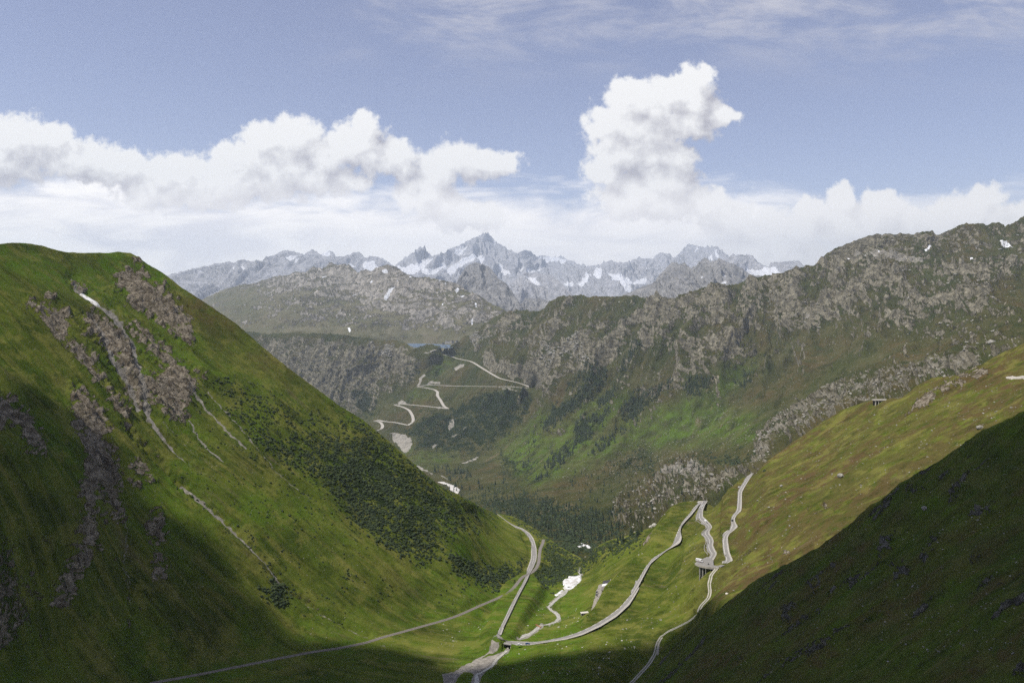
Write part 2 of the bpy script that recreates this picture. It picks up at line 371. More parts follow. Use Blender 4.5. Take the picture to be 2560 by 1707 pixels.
# lower valley road down the causeway, to the hairpin by the stream
cwL = Zs('G', [(478, 148), (560, 210), (640, 268), (690, 288), (722, 330), (750, 390), (765, 450), (765, 520), (735, 600), (700, 680), (640, 790), (560, 930), (500, 1060), (445, 1170), (436, 1190)])
cwR = Zs('G', [(486, 150), (600, 232), (660, 258), (700, 272), (755, 310), (790, 360), (812, 440), (812, 530), (785, 600), (752, 655), (740, 690), (650, 860), (590, 990), (540, 1090), (515, 1160), (518, 1180)])
zcw = [(1284, 84), (1325, 92), (1395, 100), (1450, 108), (1500, 115), (1550, 122), (1600, 129)]
l1L = Zs('G', [(436, 1190), (455, 1200), (490, 1212), (520, 1222), (570, 1236), (640, 1250), (760, 1246)]) + Zs('G', [(900, 1222), (1060, 1200), (1200, 1160), (1350, 1090), (1480, 1010), (1590, 910), (1640, 830), (1679, 760)]) \
    + Zs('H', [(80, 1120), (150, 1010), (190, 930), (240, 840), (300, 790), (370, 735), (470, 680), (486, 640), (472, 580), (485, 540), (560, 460), (600, 410), (622, 378), (650, 366)])
l1R = Zs('G', [(518, 1180), (522, 1192), (540, 1204), (580, 1212), (640, 1216), (760, 1220)]) + Zs('G', [(900, 1198), (1040, 1165), (1180, 1110), (1310, 1040), (1440, 950), (1530, 870), (1600, 770), (1679, 655)]) \
    + Zs('H', [(80, 1050), (150, 910), (200, 830), (260, 770), (350, 730), (420, 690), (427, 650), (408, 600), (420, 550), (500, 480), (560, 410), (577, 368), (610, 350), (686, 352)])
z1 = [(1616, 127), (1600, 130), (1590, 136), (1550, 143), (1500, 148), (1450, 152), (1400, 158), (1362, 162), (1340, 166), (1310, 171), (1290, 174), (1262, 179), (1250, 181)]
l2L = Zs('L', [(262, 150), (235, 205), (190, 290), (150, 400), (130, 460), (152, 510), (220, 560), (300, 590), (320, 650), (245, 715), (226, 755), (290, 800), (318, 900), (280, 980), (290, 1050), (350, 1110), (330, 1150), (230, 1200), (135, 1255)])
l2R = Zs('L', [(350, 158), (300, 230), (265, 330), (265, 430), (330, 490), (400, 560), (435, 620), (382, 690), (385, 740), (440, 810), (460, 870), (445, 940), (480, 1020), (518, 1080), (492, 1150), (450, 1210), (455, 1300)])
z2 = [(1250, 181), (1300, 188), (1350, 195), (1385, 200), (1410, 204)]
l3L = Zs('L', [(600, 1265), (618, 1225), (600, 1190), (560, 1100), (545, 980), (545, 860), (580, 780), (650, 710), (718, 668), (690, 600), (700, 500), (740, 430), (820, 340), (822, 200), (840, 60)]) + Zs('H', [(905, 275), (930, 235), (980, 172), (1030, 133)])
l3R = Zs('L', [(700, 1262), (804, 1216), (760, 1120), (740, 1060), (715, 900), (706, 800), (740, 732), (800, 692), (893, 612), (845, 540), (832, 470), (870, 400), (952, 330), (960, 200), (960, 60)]) + Zs('H', [(957, 280), (978, 240), (1008, 190), (1047, 132)])
z3 = [(1410, 205), (1402, 205), (1340, 214), (1290, 222), (1235, 229), (1183, 235), (1170, 236)]
def mkroad(L, R, zt, n):
    L = smooth_line(resample(L, n), 3); R = smooth_line(resample(R, n), 3); z = zy(zt, (L[:, 1] + R[:, 1]) / 2)
    z = smooth_line(np.stack([z, z], 1), 20)[:, 0]
    return unproj(L, z), unproj(R, z)
def mkpair(Lp, Rp, zt, seg=6):
    """edges given as matched pairs of points"""
    k = min(len(Lp), len(Rp)); L = np.array(Lp[:k], float); R = np.array(Rp[:k], float)
    u = np.linspace(0, k - 1, (k - 1) * seg + 1); f = lambda A: np.stack([np.interp(u, np.arange(k), A[:, i]) for i in (0, 1)], 1)
    L = smooth_line(f(L), 4); R = smooth_line(f(R), 4)
    z = zy(zt, (L[:, 1] + R[:, 1]) / 2); z = smooth_line(np.stack([z, z], 1), 12)[:, 0]
    return unproj(L, z), unproj(R, z)
ROADS['causeway'] = mkpair(cwL[:15], cwR[:15] , zcw)
ROADS['one'] = mkroad(l1L, l1R, z1, 240)
ROADS['two'] = mkroad(l2L, l2R, z2, 120)
ROADS['three'] = mkroad(l3L, l3R, z3, 130)
def line_road(C, w, zt, n, k=4):
    C = smooth_line(resample(C, n), k); z = zy(zt, C[:, 1]); P = unproj(C, z); return ribbon_edges(P, w)
def ribbon_edges(P, w):
    T = np.gradient(P[:, :2], axis=0); T /= np.maximum(np.linalg.norm(T, axis=1, keepdims=True), 1e-9)
    N = np.stack([-T[:, 1], T[:, 0]], 1); w = np.broadcast_to(w, (len(P),))[:, None]
    L = P.copy(); R = P.copy(); L[:, :2] += N * w / 2; R[:, :2] -= N * w / 2; return L, R
trackC = Zs('L', [(530, 1340), (450, 1420), (390, 1515)]) + Zs('H', [(715, 940), (697, 1000), (707, 1060), (695, 1110), (636, 1170), (606, 1240), (545, 1290), (445, 1342), (375, 1372), (325, 1412), (297, 1460), (285, 1568)]) + [(1622, 1690), (1560, 1730)]
trackC = trackC[:-2] + Zs('P', [(1512, 1470), (1505, 1500), (1490, 1525), (1450, 1568), (1420, 1600)])
ztr = [(1418, 205), (1480, 190), (1530, 178), (1590, 155), (1640, 146), (1707, 138), (1745, 134)]
ROADS['track'] = line_road(trackC, 3.4, ztr, 160)
sideC = Zs('G', [(1105, 1150), (1180, 1092), (1230, 1030), (1280, 970), (1300, 900), (1308, 860)])
ROADS['side'] = line_road(sideC, 3.6, [(1583, 137), (1565, 134), (1548, 131), (1530, 128), (1508, 126), (1495, 126)], 50)
railC = Zs('B', [(700, 1500), (890, 1427), (1200, 1370), (1500, 1310), (1800, 1250), (2000, 1220), (2150, 1190), (2250, 1158)]) + Zs('G', [(0, 1050), (100, 1020), (200, 980), (330, 920), (450, 870), (560, 820), (620, 770), (670, 700), (700, 668), (760, 648), (800, 620), (830, 560), (832, 500), (842, 430), (870, 390), (868, 362)])
zra = [(1740, 157), (1707, 153), (1600, 130), (1553, 121), (1500, 112.8), (1484, 112.6), (1473, 111.4), (1459, 109.7), (1448, 108.0), (1436, 106.5), (1400, 99), (1370, 94), (1345, 90)]
ROADS['rail'] = line_road(railC, 4.6, zra, 260)
roadtopC = [(2700, 950), (2560, 941), (2530, 938), (2512, 938), (2500, 939)]
for k, flag in (('causeway', 1), ('one', 1), ('two', 1), ('three', 1), ('track', 1), ('side', 1), ('rail', 1)):
    L, R = ROADS[k]; C = (L + R) / 2; hw = np.linalg.norm((L - R)[:, :2], axis=1) / 2
    for i in range(len(C)):
        if k == 'two' and i > len(C) - 13: continue          # stands on pillars here
        CARVE.append((C[i, 0], C[i, 1], C[i, 2], hw[i] + 0.3))
        for fr in ((0.15, 0.85) if k in ('one', 'two', 'three') else ()):
            q = L[i] * (1 - fr) + R[i] * fr; CARVE.append((q[0], q[1], C[i, 2], hw[i] * 0.4))
        if i + 1 < len(C):
            for u in (0.33, 0.67):
                q = C[i] * (1 - u) + C[i + 1] * u; CARVE.append((q[0], q[1], q[2], (hw[i] * (1 - u) + hw[i + 1] * u) + 0.3))

STC = [(Zs('G', [(1174, 608), (1168, 640), (1186, 662), (1130, 730), (1070, 780), (1040, 815), (970, 875), (908, 932), (935, 958), (985, 990), (1000, 1025), (970, 1055), (900, 1077), (835, 1086), (815, 1112), (760, 1152), (700, 1175), (642, 1204)]), [(1420, 90), (1450, 96), (1490, 102), (1530, 108), (1560, 112.4), (1600, 119.5)]),
       (Zs('G', [(573, 1268), (560, 1300), (505, 1345), (465, 1385), (440, 1425), (350, 1480), (305, 1500), (310, 1560), (290, 1620)]), [(1610, 125.6), (1640, 126.6), (1700, 129.5), (1740, 132)])]
STCARVE = []
for pts_, zt_ in STC:
    C = smooth_line(resample(pts_, 200), 1); P_ = unproj(C, zy(zt_, C[:, 1]))
    for q in P_: STCARVE.append((q[0], q[1], q[2], 2.2))
pad = unproj(np.array(Zs('N', [(548, 372), (505, 425), (540, 468), (640, 478), (740, 492), (900, 528), (1040, 548), (1040, 455), (900, 435), (815, 408), (775, 345), (740, 300), (640, 296), (590, 300)])), 129.7)
for _x in np.arange(pad[:, 0].min(), pad[:, 0].max(), 1.5):
    for _y in np.arange(pad[:, 1].min(), pad[:, 1].max(), 1.5):
        if inpoly(np.array([_x]), np.array([_y]), [(q[0], q[1]) for q in pad])[0]: CARVE.append((_x, _y, 129.5, 1.2))
# ------------------------------------------------------------------ N: the near valley (left mountain, floor, right slope)
Ltop = Zs('P', [(-300, 600), (-60, 575), (0, 560), (30, 556), (60, 556), (100, 563), (125, 572), (150, 578), (200, 582), (240, 583), (270, 580), (300, 582), (312, 590), (322, 596), (335, 607), (375, 630), (420, 665), (480, 705), (540, 745), (600, 795), (660, 845), (720, 885), (780, 930), (830, 960), (870, 995), (920, 1040), (960, 1075), (1010, 1115), (1060, 1145), (1100, 1163), (1140, 1181)])
Ntop = Ltop + Zs('G', [(480, 149), (600, 165), (700, 212), (800, 275), (900, 342), (1000, 420), (1090, 470), (1180, 520), (1220, 566), (1245, 520), (1290, 440), (1400, 380), (1560, 335), (1640, 300)]) + \
    Zs('H', [(300, 545), (400, 480), (470, 430), (530, 395), (575, 352), (690, 346), (760, 305), (880, 238), (960, 180), (1038, 126), (1082, 88)]) + \
    [(1930, 1142), (2000, 1095), (2054, 1056), (2107, 1025), (2150, 1010), (2187, 1001), (2238, 999), (2256, 996), (2300, 962), (2330, 945), (2400, 938), (2430, 922), (2455, 911), (2500, 884), (2560, 858), (2640, 830), (2760, 790)]
Nbot = [(-250, 1790), (1500, 1790), (1640, 1790), (2100, 1790), (2760, 1790)]
def planeL(px, py):
    u = (px - CX) / F; v = (py - HY) / F
    s = .68 * u + .73; t = -.73 * u + .68            # Y multipliers
    return 756.0 / (-.135 * s + .75 * t + v)
def planeR(px, py):
    u = (px - CX) / F; v = (py - HY) / F
    return 256.0 / (0.6 * u - 0.148 + v)
ctrl = []
for px in (-220, 0, 200, 400, 600, 800, 950, 1080):
    t0 = np.interp(px, [p[0] for p in Ltop], [p[1] for p in Ltop]); foot = np.interp(px, [378, 870, 1100], [1707, 1600, 1553])
    if px < 378: foot = 1760
    for f in (0.02, 0.2, 0.45, 0.7, 0.9):
        py = t0 + (foot - t0) * f; Y = planeL(px, py)
        if px < 350:                                     # lower left bulges forward, the shoulder above is gentler
            k = 1 - px / 350
            Y *= 1 - 0.13 * k * math.sin(math.pi * min(1, max(0, (py - 700) / 1000)))
            if py < 700: Y *= 1 - 0.04 * k
        ctrl.append((px, py, Y))
ctrl += [(1150, 1250, 1110), (1170, 1330, 1030), (1200, 1420, 985), (1235, 1300, 1250), (1160, 1480, 920)]
for k, st in (('causeway', 14), ('one', 22), ('two', 22), ('three', 22), ('track', 24), ('rail', 26)):
    L, R = ROADS[k]; C = ((L + R) / 2)[::st]
    for c in C:
        if k == 'causeway' and 130 > c[2] > 104: continue
        ctrl.append((CX + F * c[0] / c[1], HY + F * (CZ - c[2]) / c[1], c[1]))
def cz(px, py, z): return (px, py, (CZ - z) / ((py - HY) / F))
ctrl += [cz(1350, 1500, 101), cz(1222, 1566, 114), cz(1180, 1540, 117), cz(1150, 1580, 118), cz(1300, 1452, 101), cz(1262, 1490, 108), cz(1330, 1560, 112), cz(1290, 1600, 121), cz(1230, 1625, 127), cz(1185, 1672, 128), cz(1262, 1640, 126), cz(1330, 1640, 136), cz(1400, 1530, 107), cz(1395, 1490, 101), cz(1440, 1450, 95), cz(1465, 1422, 90),
         cz(1450, 1520, 116), cz(1752, 1440, 192), cz(1775, 1436, 194), cz(1735, 1412, 190), cz(1728, 1385, 188), cz(1700, 1450, 182), cz(1660, 1480, 168), cz(1500, 1480, 126), cz(1440, 1560, 128), cz(1380, 1400, 92), cz(1400, 1380, 88), cz(1500, 1390, 112), cz(1560, 1350, 128), cz(1530, 1430, 124),
         cz(1200, 1640, 124), cz(1150, 1700, 128), cz(1080, 1600, 121), cz(1000, 1640, 128), cz(800, 1700, 136), cz(600, 1760, 148), cz(1350, 1650, 142), cz(1300, 1780, 142), cz(1500, 1640, 148), cz(1450, 1760, 142), cz(1560, 1640, 150), cz(1620, 1580, 154), cz(1560, 1560, 148)]
for px, py in [(1900, 1300), (1900, 1450), (2000, 1200), (2050, 1340), (2200, 1080), (2200, 1200), (2350, 980), (2350, 1080), (2500, 900), (2500, 960), (2560, 1000), (2700, 850), (2700, 950), (1950, 1120), (2100, 1040), (1800, 1500)]:
    ctrl.append((px, py, planeR(px, py) * (0.97 if px < 1850 else 1)))
ctrl += [(2200, 1500, 600), (2500, 1300, 560), (1900, 1700, 520), (2600, 1700, 480)]
N = Sheet('near_valley_terrain', Ntop, Nbot, ctrl, (-240, 2740), 2.2, jag=(1.6, 40), reg=2e-4)

# masks (rock, shrub, scree, snow) and (brown, lush, dry)
rockN = [Zs('A', [(715, 250), (800, 255), (860, 330), (960, 400), (1060, 500), (1110, 560), (1120, 640), (1110, 720), (1060, 690), (1000, 620), (900, 560), (830, 500), (760, 460), (720, 400), (650, 360)]),
         Zs('A', [(130, 490), (240, 500), (300, 520), (385, 540), (390, 600), (380, 680), (440, 720), (520, 780), (560, 860), (620, 960), (690, 1010), (710, 1080), (720, 1200), (660, 1120), (600, 1000), (540, 920), (480, 860), (420, 790), (350, 710), (280, 640), (210, 560)]),
         Zs('A', [(470, 530), (540, 515), (600, 560), (660, 600), (740, 640), (770, 720), (760, 800), (790, 880), (870, 860), (900, 910), (870, 960), (850, 1040), (800, 1060), (740, 950), (700, 850), (620, 760), (560, 680), (500, 660), (450, 640)]),
         Zs('A', [(850, 900), (930, 830), (1000, 800), (1080, 850), (1170, 900), (1120, 960), (1080, 1060), (1060, 1150), (980, 1120), (900, 1060), (850, 1020)]),
         Zs('A', [(730, 560), (800, 590), (880, 660), (950, 720), (1000, 780), (1050, 850), (980, 840), (900, 780), (840, 690), (780, 640)]),
         Zs('A', [(-40, 940), (60, 1000), (150, 1100), (220, 1250), (200, 1350), (120, 1320), (60, 1200), (-40, 1180)]),
         Zs('A', [(400, 980), (440, 940), (480, 1000), (520, 1020), (580, 1100), (620, 1200), (600, 1280), (660, 1400), (660, 1500), (600, 1560), (560, 1568), (480, 1400), (440, 1250), (400, 1100)]),
         Zs('A', [(730, 1390), (780, 1380), (840, 1440), (860, 1500), (800, 1510), (730, 1450)]),
         Zs('B', [(450, 150), (560, 120), (640, 340), (660, 480), (600, 480), (560, 330), (520, 300), (500, 520), (470, 740), (440, 560)]),
         Zs('B', [(600, 110), (660, 140), (690, 260), (650, 320), (600, 260)]), Zs('B', [(740, 140), (800, 150), (860, 240), (840, 260), (760, 220)]),
         Zs('B', [(830, 430), (900, 480), (920, 620), (860, 640), (820, 520)]), Zs('B', [(860, 680), (910, 740), (920, 850), (870, 850)]),
         Zs('B', [(460, 560), (490, 700), (440, 800), (380, 960), (340, 960), (400, 820)])]
rockNs = [Zs('A', [(400, 330), (450, 290), (520, 350), (540, 380), (470, 380)]), Zs('A', [(220, 430), (290, 420), (330, 450), (260, 480)]), Zs('A', [(740, 200), (800, 190), (830, 230), (780, 240)]),
          Zs('H', [(175, 740), (190, 690), (250, 680), (270, 690), (190, 748)]), Zs('H', [(905, 808), (920, 775), (1040, 715), (1040, 735), (960, 780)]),
          Zs('H', [(1240, 760), (1280, 730), (1340, 735), (1330, 770), (1260, 775)]), Zs('M', [(860, 495), (900, 440), (985, 418), (960, 450), (900, 480)]), Zs('M', [(700, 570), (740, 530), (765, 530), (730, 580)]),
          Zs('M', [(830, 440), (880, 410), (870, 440), (840, 460)]), Zs('M', [(585, 400), (625, 370), (630, 395)]), Zs('M', [(980, 480), (1030, 450), (1010, 485)]), Zs('G', [(1370, 470), (1390, 430), (1430, 430), (1410, 470)]), Zs('G', [(1290, 450), (1310, 390), (1330, 400), (1310, 450)]),
          Zs('I', [(950, 830), (1100, 690), (1300, 560), (1450, 490), (1560, 480), (1560, 520), (1350, 610), (1200, 720), (1020, 810)]), Zs('I', [(1310, 440), (1450, 380), (1640, 360), (1800, 400), (1720, 460), (1640, 480), (1400, 470)]),
          Zs('I', [(1860, 830), (1890, 760), (1930, 780)]), Zs('I', [(680, 975), (790, 945), (870, 900), (870, 915), (760, 970)]), Zs('I', [(430, 1470), (400, 1440), (430, 1420)]),
          Zs('H', [(205, 540), (225, 500), (290, 482), (290, 500), (240, 560)]), Zs('I', [(860, 560), (980, 520), (1080, 530), (1080, 560), (1010, 600)])]
gul = [(Zs('A', [(640, 510), (700, 590), (760, 690), (790, 800), (800, 900), (830, 1000), (870, 1130), (940, 1240), (1010, 1320), (1080, 1390), (1145, 1455)]), 9, 2.2, 5, 1.0),
       (Zs('A', [(430, 300), (450, 370), (560, 470), (640, 520)]), 6, 5, 4, 0.8), (Zs('A', [(540, 560), (590, 700), (640, 800), (710, 880), (760, 960), (810, 1060)]), 7, 4, 5, 1.0),
       (Zs('A', [(1090, 1130), (1150, 1230), (1210, 1300), (1290, 1370)]), 4, 2, 3, 0.7), (Zs('A', [(1100, 940), (1180, 1050), (1260, 1140), (1330, 1220), (1410, 1300)]), 4.5, 3, 3, 0.7),
       (Zs('A', [(1200, 960), (1290, 1080), (1400, 1200), (1500, 1320), (1600, 1430), (1790, 1568)]), 3.5, 2, 2.5, 0.55), (Zs('A', [(930, 1150), (1040, 1260), (1110, 1330), (1240, 1420)]), 3, 2, 2, 0.45),
       (Zs('A', [(720, 1200), (800, 1290), (860, 1350), (930, 1420), (1030, 1530), (1070, 1568)]), 2.5, 2, 7, 0.4),
       (Zs('B', [(1060, 290), (1160, 380), (1300, 490), (1380, 570), (1490, 680), (1560, 760), (1640, 860), (1700, 910)]), 4, 3.5, 4, 0.9), (Zs('B', [(1700, 910), (1760, 940), (1900, 1030), (2100, 1120), (2160, 1140)]), 1.6, 1.6, 4, 0.5),
       (Zs('B', [(690, 440), (705, 560), (710, 800)]), 3, 3, 3, 0.6), (Zs('B', [(800, 1040), (940, 1140), (1060, 1260), (1180, 1350)]), 2, 2, 3, 0.3), (Zs('B', [(660, 740), (720, 830), (745, 1050)]), 3, 2, 3, 0.5)]
shrubN = [Zs('A', [(1180, 930), (1300, 900), (1450, 950), (1600, 1000), (1800, 1080), (2000, 1100), (2070, 1100), (2306, 1330), (2306, 1568), (1950, 1568), (1800, 1450), (1650, 1380), (1450, 1290), (1330, 1100), (1280, 1020)]),
          Zs('B', [(1480, 0), (2100, 0), (2352, 200), (2352, 700), (2250, 620), (2100, 520), (2000, 400), (1950, 300), (1800, 150), (1650, 90)]),
          Zs('P', [(830, 960), (1010, 1115), (1138, 1185), (1090, 1225), (1040, 1235), (1000, 1290), (960, 1300), (900, 1270), (840, 1210), (790, 1150), (760, 1100)]),
          Zs('G', [(-20, 480), (150, 560), (300, 610), (520, 610), (690, 560), (710, 600), (690, 660), (650, 700), (560, 740), (400, 775), (300, 740), (200, 700), (100, 620)]),
          Zs('G', [(900, 430), (1000, 450), (1130, 510), (1230, 590), (1160, 660), (1050, 700), (1000, 740), (960, 770), (830, 780), (765, 720), (765, 660), (850, 560)]),
          Zs('G', [(500, 160), (700, 205), (900, 340), (1180, 520), (1225, 580), (1120, 520), (980, 470), (890, 440), (850, 350), (790, 330), (730, 280), (620, 215)]),
          Zs('G', [(1180, 500), (1280, 440), (1420, 380), (1560, 330), (1679, 310), (1679, 390), (1550, 450), (1400, 500), (1280, 560), (1230, 590)]),
          Zs('B', [(1520, 880), (1600, 860), (1680, 930), (1670, 980), (1560, 920)])]
paleN = [Zs('N', [(530, 480), (720, 480), (720, 620), (600, 750), (420, 800), (300, 880), (180, 1000), (0, 1090), (0, 960), (250, 870), (450, 740), (510, 640)]),
         Zs('G', [(200, 1420), (340, 1350), (340, 1375), (250, 1430), (190, 1480), (120, 1568), (30, 1580), (18, 1490), (120, 1470)]),
         Zs('G', [(520, 1290), (585, 1268), (570, 1310), (500, 1350), (480, 1410), (420, 1440), (350, 1500), (320, 1588), (250, 1588), (280, 1490), (200, 1470), (300, 1400), (400, 1340), (470, 1330)]),
         Zs('O', [(540, 790), (740, 780), (700, 1000), (660, 1250), (630, 1380), (520, 1430), (470, 1568), (340, 1568), (330, 1500), (180, 1440), (330, 1430), (380, 1280), (400, 1120), (500, 950)]),
         Zs('B', [(2200, 1180), (2260, 1190), (2290, 1220), (2260, 1225)]), Zs('B', [(1700, 1310), (1800, 1290), (1840, 1310), (1740, 1345)]),
         Zs('G', [(640, 1205), (690, 1150), (760, 1140), (800, 1100), (830, 1110), (770, 1165), (700, 1195)])]
X, Yp = N.PX, N.PY
rk = np.zeros(X.shape); ro = np.zeros(X.shape)
for p in rockN: rk = np.maximum(rk, polymask(X, Yp, p, 34, 16))
rk *= np.clip(1.12 + 0.75 * fbm((X * .6 - Yp * .8) / 13, (X * .8 + Yp * .6) / 55, 4, .6, 37), 0.1, 1.25)
for p in rockNs: rk = np.maximum(rk, 0.85 * polymask(X, Yp, p, 9, 8))
sh = np.zeros(X.shape)
for i, p in enumerate(shrubN): sh = np.maximum(sh, (0.45 if i < 1 else 0.62) * polymask(X, Yp, p, 90 if i < 3 else 20, 22) * np.clip(0.9 + 0.9 * fbm((X * .6 - Yp * .8) / 16, (X * .8 + Yp * .6) / 60, 4, .6, 36), 0, 1.1))
pl = np.zeros(X.shape)
for i, p in enumerate(paleN): pl = np.maximum(pl, (0.45 if i in (4, 5) else 1) * polymask(X, Yp, p, 8 if i in (4, 5) else 4, 5 if i in (4, 5) else 2))
gd = np.zeros(X.shape)
for pts_, zt_ in STC:
    d_, t_x = segdist(X, Yp, pts_); nz = fbm(X / 9, Yp / 6, 3, .6, 38); pl = np.maximum(pl, np.clip(1.05 - d_ / 8.5, 0, 1) * np.clip(0.75 + 1.6 * nz, 0, 1.1))
for line, w, wt, dep, st in gul:
    xs = [q[0] for q in line]; ys = [q[1] for q in line]
    m = (X > min(xs) - 60) & (X < max(xs) + 60) & (Yp > min(ys) - 60) & (Yp < max(ys) + 60)
    d, t = segdist(X[m] + 5 * perlin(X[m] / 14, Yp[m] / 14, 4), Yp[m], line); ww = 1.5 * (w + (wt - w) * t)
    pl[m] = np.maximum(pl[m], st * np.clip(1.15 - d / ww, 0, 1)); g = np.exp(-(d / (ww * 1.5 + 4)) ** 2) * dep; gd[m] = np.maximum(gd[m], g)
left = X < 1250
P0 = N.P
s_ = .24 * P0[..., 0] + .97 * P0[..., 1]; t_ = -.97 * P0[..., 0] + .24 * P0[..., 1]   # along the contour, down the slope
slopeL = sstep(1250 - X, -40, 120) * sstep(1640 - Yp + (X - 700) * -0.18, 0, 120)
slopeR = sstep(X, 1640, 1860)
meadow = sstep(620 - X, 0, 200) * sstep(800 - Yp, 0, 120)
d = 2.6 * fbm(P0[..., 0] / 60, P0[..., 1] / 60, 6, 0.5, 1) * (0.35 + 0.65 * np.maximum(slopeL, slopeR))
d += slopeL * (1 - 0.8 * meadow) * (10 * ridged(s_ / 75, t_ / 420, 5, 0.55, 2) + 2.8 * ridged(s_ / 16, t_ / 90, 4, 0.6, 9))
sR = 0.24 * P0[..., 0] + 0.97 * P0[..., 1]; tR = 0.97 * P0[..., 0] - 0.24 * P0[..., 1]
d += slopeR * (4.5 * ridged(sR / 60, tR / 260, 4, 0.5, 6) + 0.8 * ridged(sR / 11, tR / 60, 4, 0.55, 12))
d += 15 * fbm(P0[..., 0] / 220, P0[..., 1] / 220, 3, 0.5, 21) * np.maximum(slopeL, slopeR * 0.6)
d += rk * (13 * ridged(s_ / 24, t_ / 120, 5, 0.62, 5) + 3.0 * ridged(s_ / 9, t_ / 55, 4, 0.6, 13) - 3) * np.where(left, 1, 0.35)
d -= gd * np.where(left, 1.0, 0.5)
d += sh * 0.8 * np.abs(perlin(P0[..., 0] / 3, P0[..., 1] / 3, 7))
N.displace(d, 0.35); N.carve(STCARVE); N.carve(CARVE)
dk = unproj(np.array(Zs('L', [(110, 1262), (170, 1215), (230, 1180), (350, 1130), (460, 1195), (457, 1298), (520, 1308), (560, 1300), (545, 1365), (430, 1355), (350, 1347), (270, 1332), (200, 1315), (140, 1292)])), 204.7)
def cap(sheet, poly, fn):
    P = sheet.P; ins = inpoly(P[..., 0], P[..., 1], [(q[0], q[1]) for q in poly]); P[..., 2][ins] = np.minimum(P[..., 2][ins], fn(P[..., 0][ins], P[..., 1][ins]))
x0 = dk[:, 0].min(); cap(N, dk, lambda x, y: 202.6 - np.clip(26 - (x - x0), 0, 26) * 0.38)
cb_ = unproj(np.array(Zs('N', [(850, 500), (1035, 535), (1030, 610), (830, 590)])), 129.0); cap(N, cb_, lambda x, y: 125.2 + 0 * x)
lushx = meadow * 0.5
brown = slopeR * np.clip(0.55 + 1.3 * fbm(sR / 50, tR / 300, 4, 0.55, 31) + 0.5 * (Yp < 1500), 0, 1) + sstep(1250 - X, 0, 60) * np.clip(0.5 * sstep(150 - N.below, 0, 150) + 0.6 * fbm(s_ / 40, t_ / 300, 4, .5, 33), 0, 0.7)
lush = np.clip(0.35 + 1.5 * fbm(P0[..., 0] / 90, P0[..., 1] / 90, 4, 0.5, 41), 0, 1) * np.where(left, 1.0, 0.35) + lushx
lush = np.maximum(lush, sstep(Yp, 1400, 1500) * sstep(1500 - X, 0, 80) * sstep(X, 1100, 1180))
sno = polymask(X, Yp, Zs('A', [(466, 390), (492, 390), (578, 470), (560, 470), (510, 430)]), 2, 0.5)
maskN = np.stack([rk, sh, pl, sno], -1); maskNb = np.stack([np.clip(brown, 0, 1), lush, np.full_like(lush, 0.5), lush * 0], -1)
matN = terrain_mat('near_alpine_grass', (0.052, 0.074, 0.012), (0.112, 0.142, 0.021), (0.172, 0.168, 0.042), (0.13, 0.106, 0.076), (0.46, 0.405, 0.325),
                   big=60, small=4.0, stretch=7, crack=0.75, rockth=0.48, slope0=0.42, slopek=0.35, bump=1.0, speck=0.20, tuft=0.5)
lr = X < 1400
N.build(matN, maskN, maskNb, (np.where(lr, s_, .24 * P0[..., 0] + .97 * P0[..., 1]), np.where(lr, t_, 3.2 * (.97 * P0[..., 0] - .24 * P0[..., 1]))))

# ------------------------------------------------------------------ spur in the right foreground
Stop = [(1440, 1800), (1600, 1712), (1670, 1637), (1700, 1606), (1741, 1564), (1789, 1532), (1853, 1487), (1900, 1445), (1964, 1412), (2050, 1368), (2085, 1345), (2120, 1318), (2150, 1290), (2203, 1247), (2249, 1208), (2316, 1176), (2350, 1150), (2388, 1122), (2430, 1095), (2495, 1058), (2530, 1046), (2560, 1029), (2640, 985), (2760, 930)]
sc = []
for px, py in Stop: sc.append((px, py + 2, np.interp(px, [1440, 1600, 1700, 1900, 2050, 2316, 2560, 2760], [640, 620, 600, 560, 520, 480, 450, 430])))
def planeS(px, py):
    u = (px - CX) / F; v = (py - HY) / F; return 244.0 / (0.8 * u - 0.148 + v)
for px, py in [(1700, 1760), (1900, 1600), (1900, 1760), (2100, 1500), (2100, 1700), (2300, 1400), (2300, 1600), (2300, 1760), (2500, 1250), (2500, 1450), (2500, 1700), (2700, 1200), (2700, 1500), (2700, 1760)]:
    sc.append((px, py, planeS(px, py)))
Sp = Sheet('foreground_hillside', Stop, [(1440, 1830), (2760, 1830)], sc, (1450, 2740), 2.2, jag=(5, 60), reg=1e-3)
X, Yp, P0 = Sp.PX, Sp.PY, Sp.P
sR = 0.2 * P0[..., 0] + 0.98 * P0[..., 1]; tR = 0.98 * P0[..., 0] - 0.2 * P0[..., 1]
rockS = [Zs('M', [(1300, 740), (1320, 640), (1400, 610), (1420, 650), (1370, 700), (1310, 760)]), Zs('M', [(640, 1160), (700, 1060), (760, 1000), (760, 1080), (700, 1150), (650, 1200)]), Zs('M', [(820, 940), (900, 870), (930, 900), (870, 970)]),
         Zs('M', [(1740, 410), (1760, 340), (1800, 350), (1800, 390)]), Zs('M', [(1340, 850), (1420, 800), (1500, 830), (1480, 880), (1380, 880)]), Zs('M', [(1860, 490), (1900, 450), (2040, 380), (2060, 410), (1940, 500)]),
         Zs('M', [(340, 1450), (350, 1400), (420, 1360), (400, 1410)]), Zs('M', [(1480, 330), (1520, 290), (1580, 300), (1540, 340)]), Zs('M', [(590, 900), (640, 850), (630, 890)]), Zs('M', [(1880, 820), (1960, 720), (1930, 800)]),
         Zs('M', [(960, 840), (1020, 790), (1010, 820)]), Zs('M', [(1150, 840), (1200, 800), (1190, 830)])]
rk = np.zeros(X.shape)
for p in rockS: rk = np.maximum(rk, polymask(X, Yp, p, 14, 12))
rk = np.maximum(rk, 0.8 * sstep(fbm(sR / 22, tR / 60, 5, 0.6, 51), 0.14, 0.30))
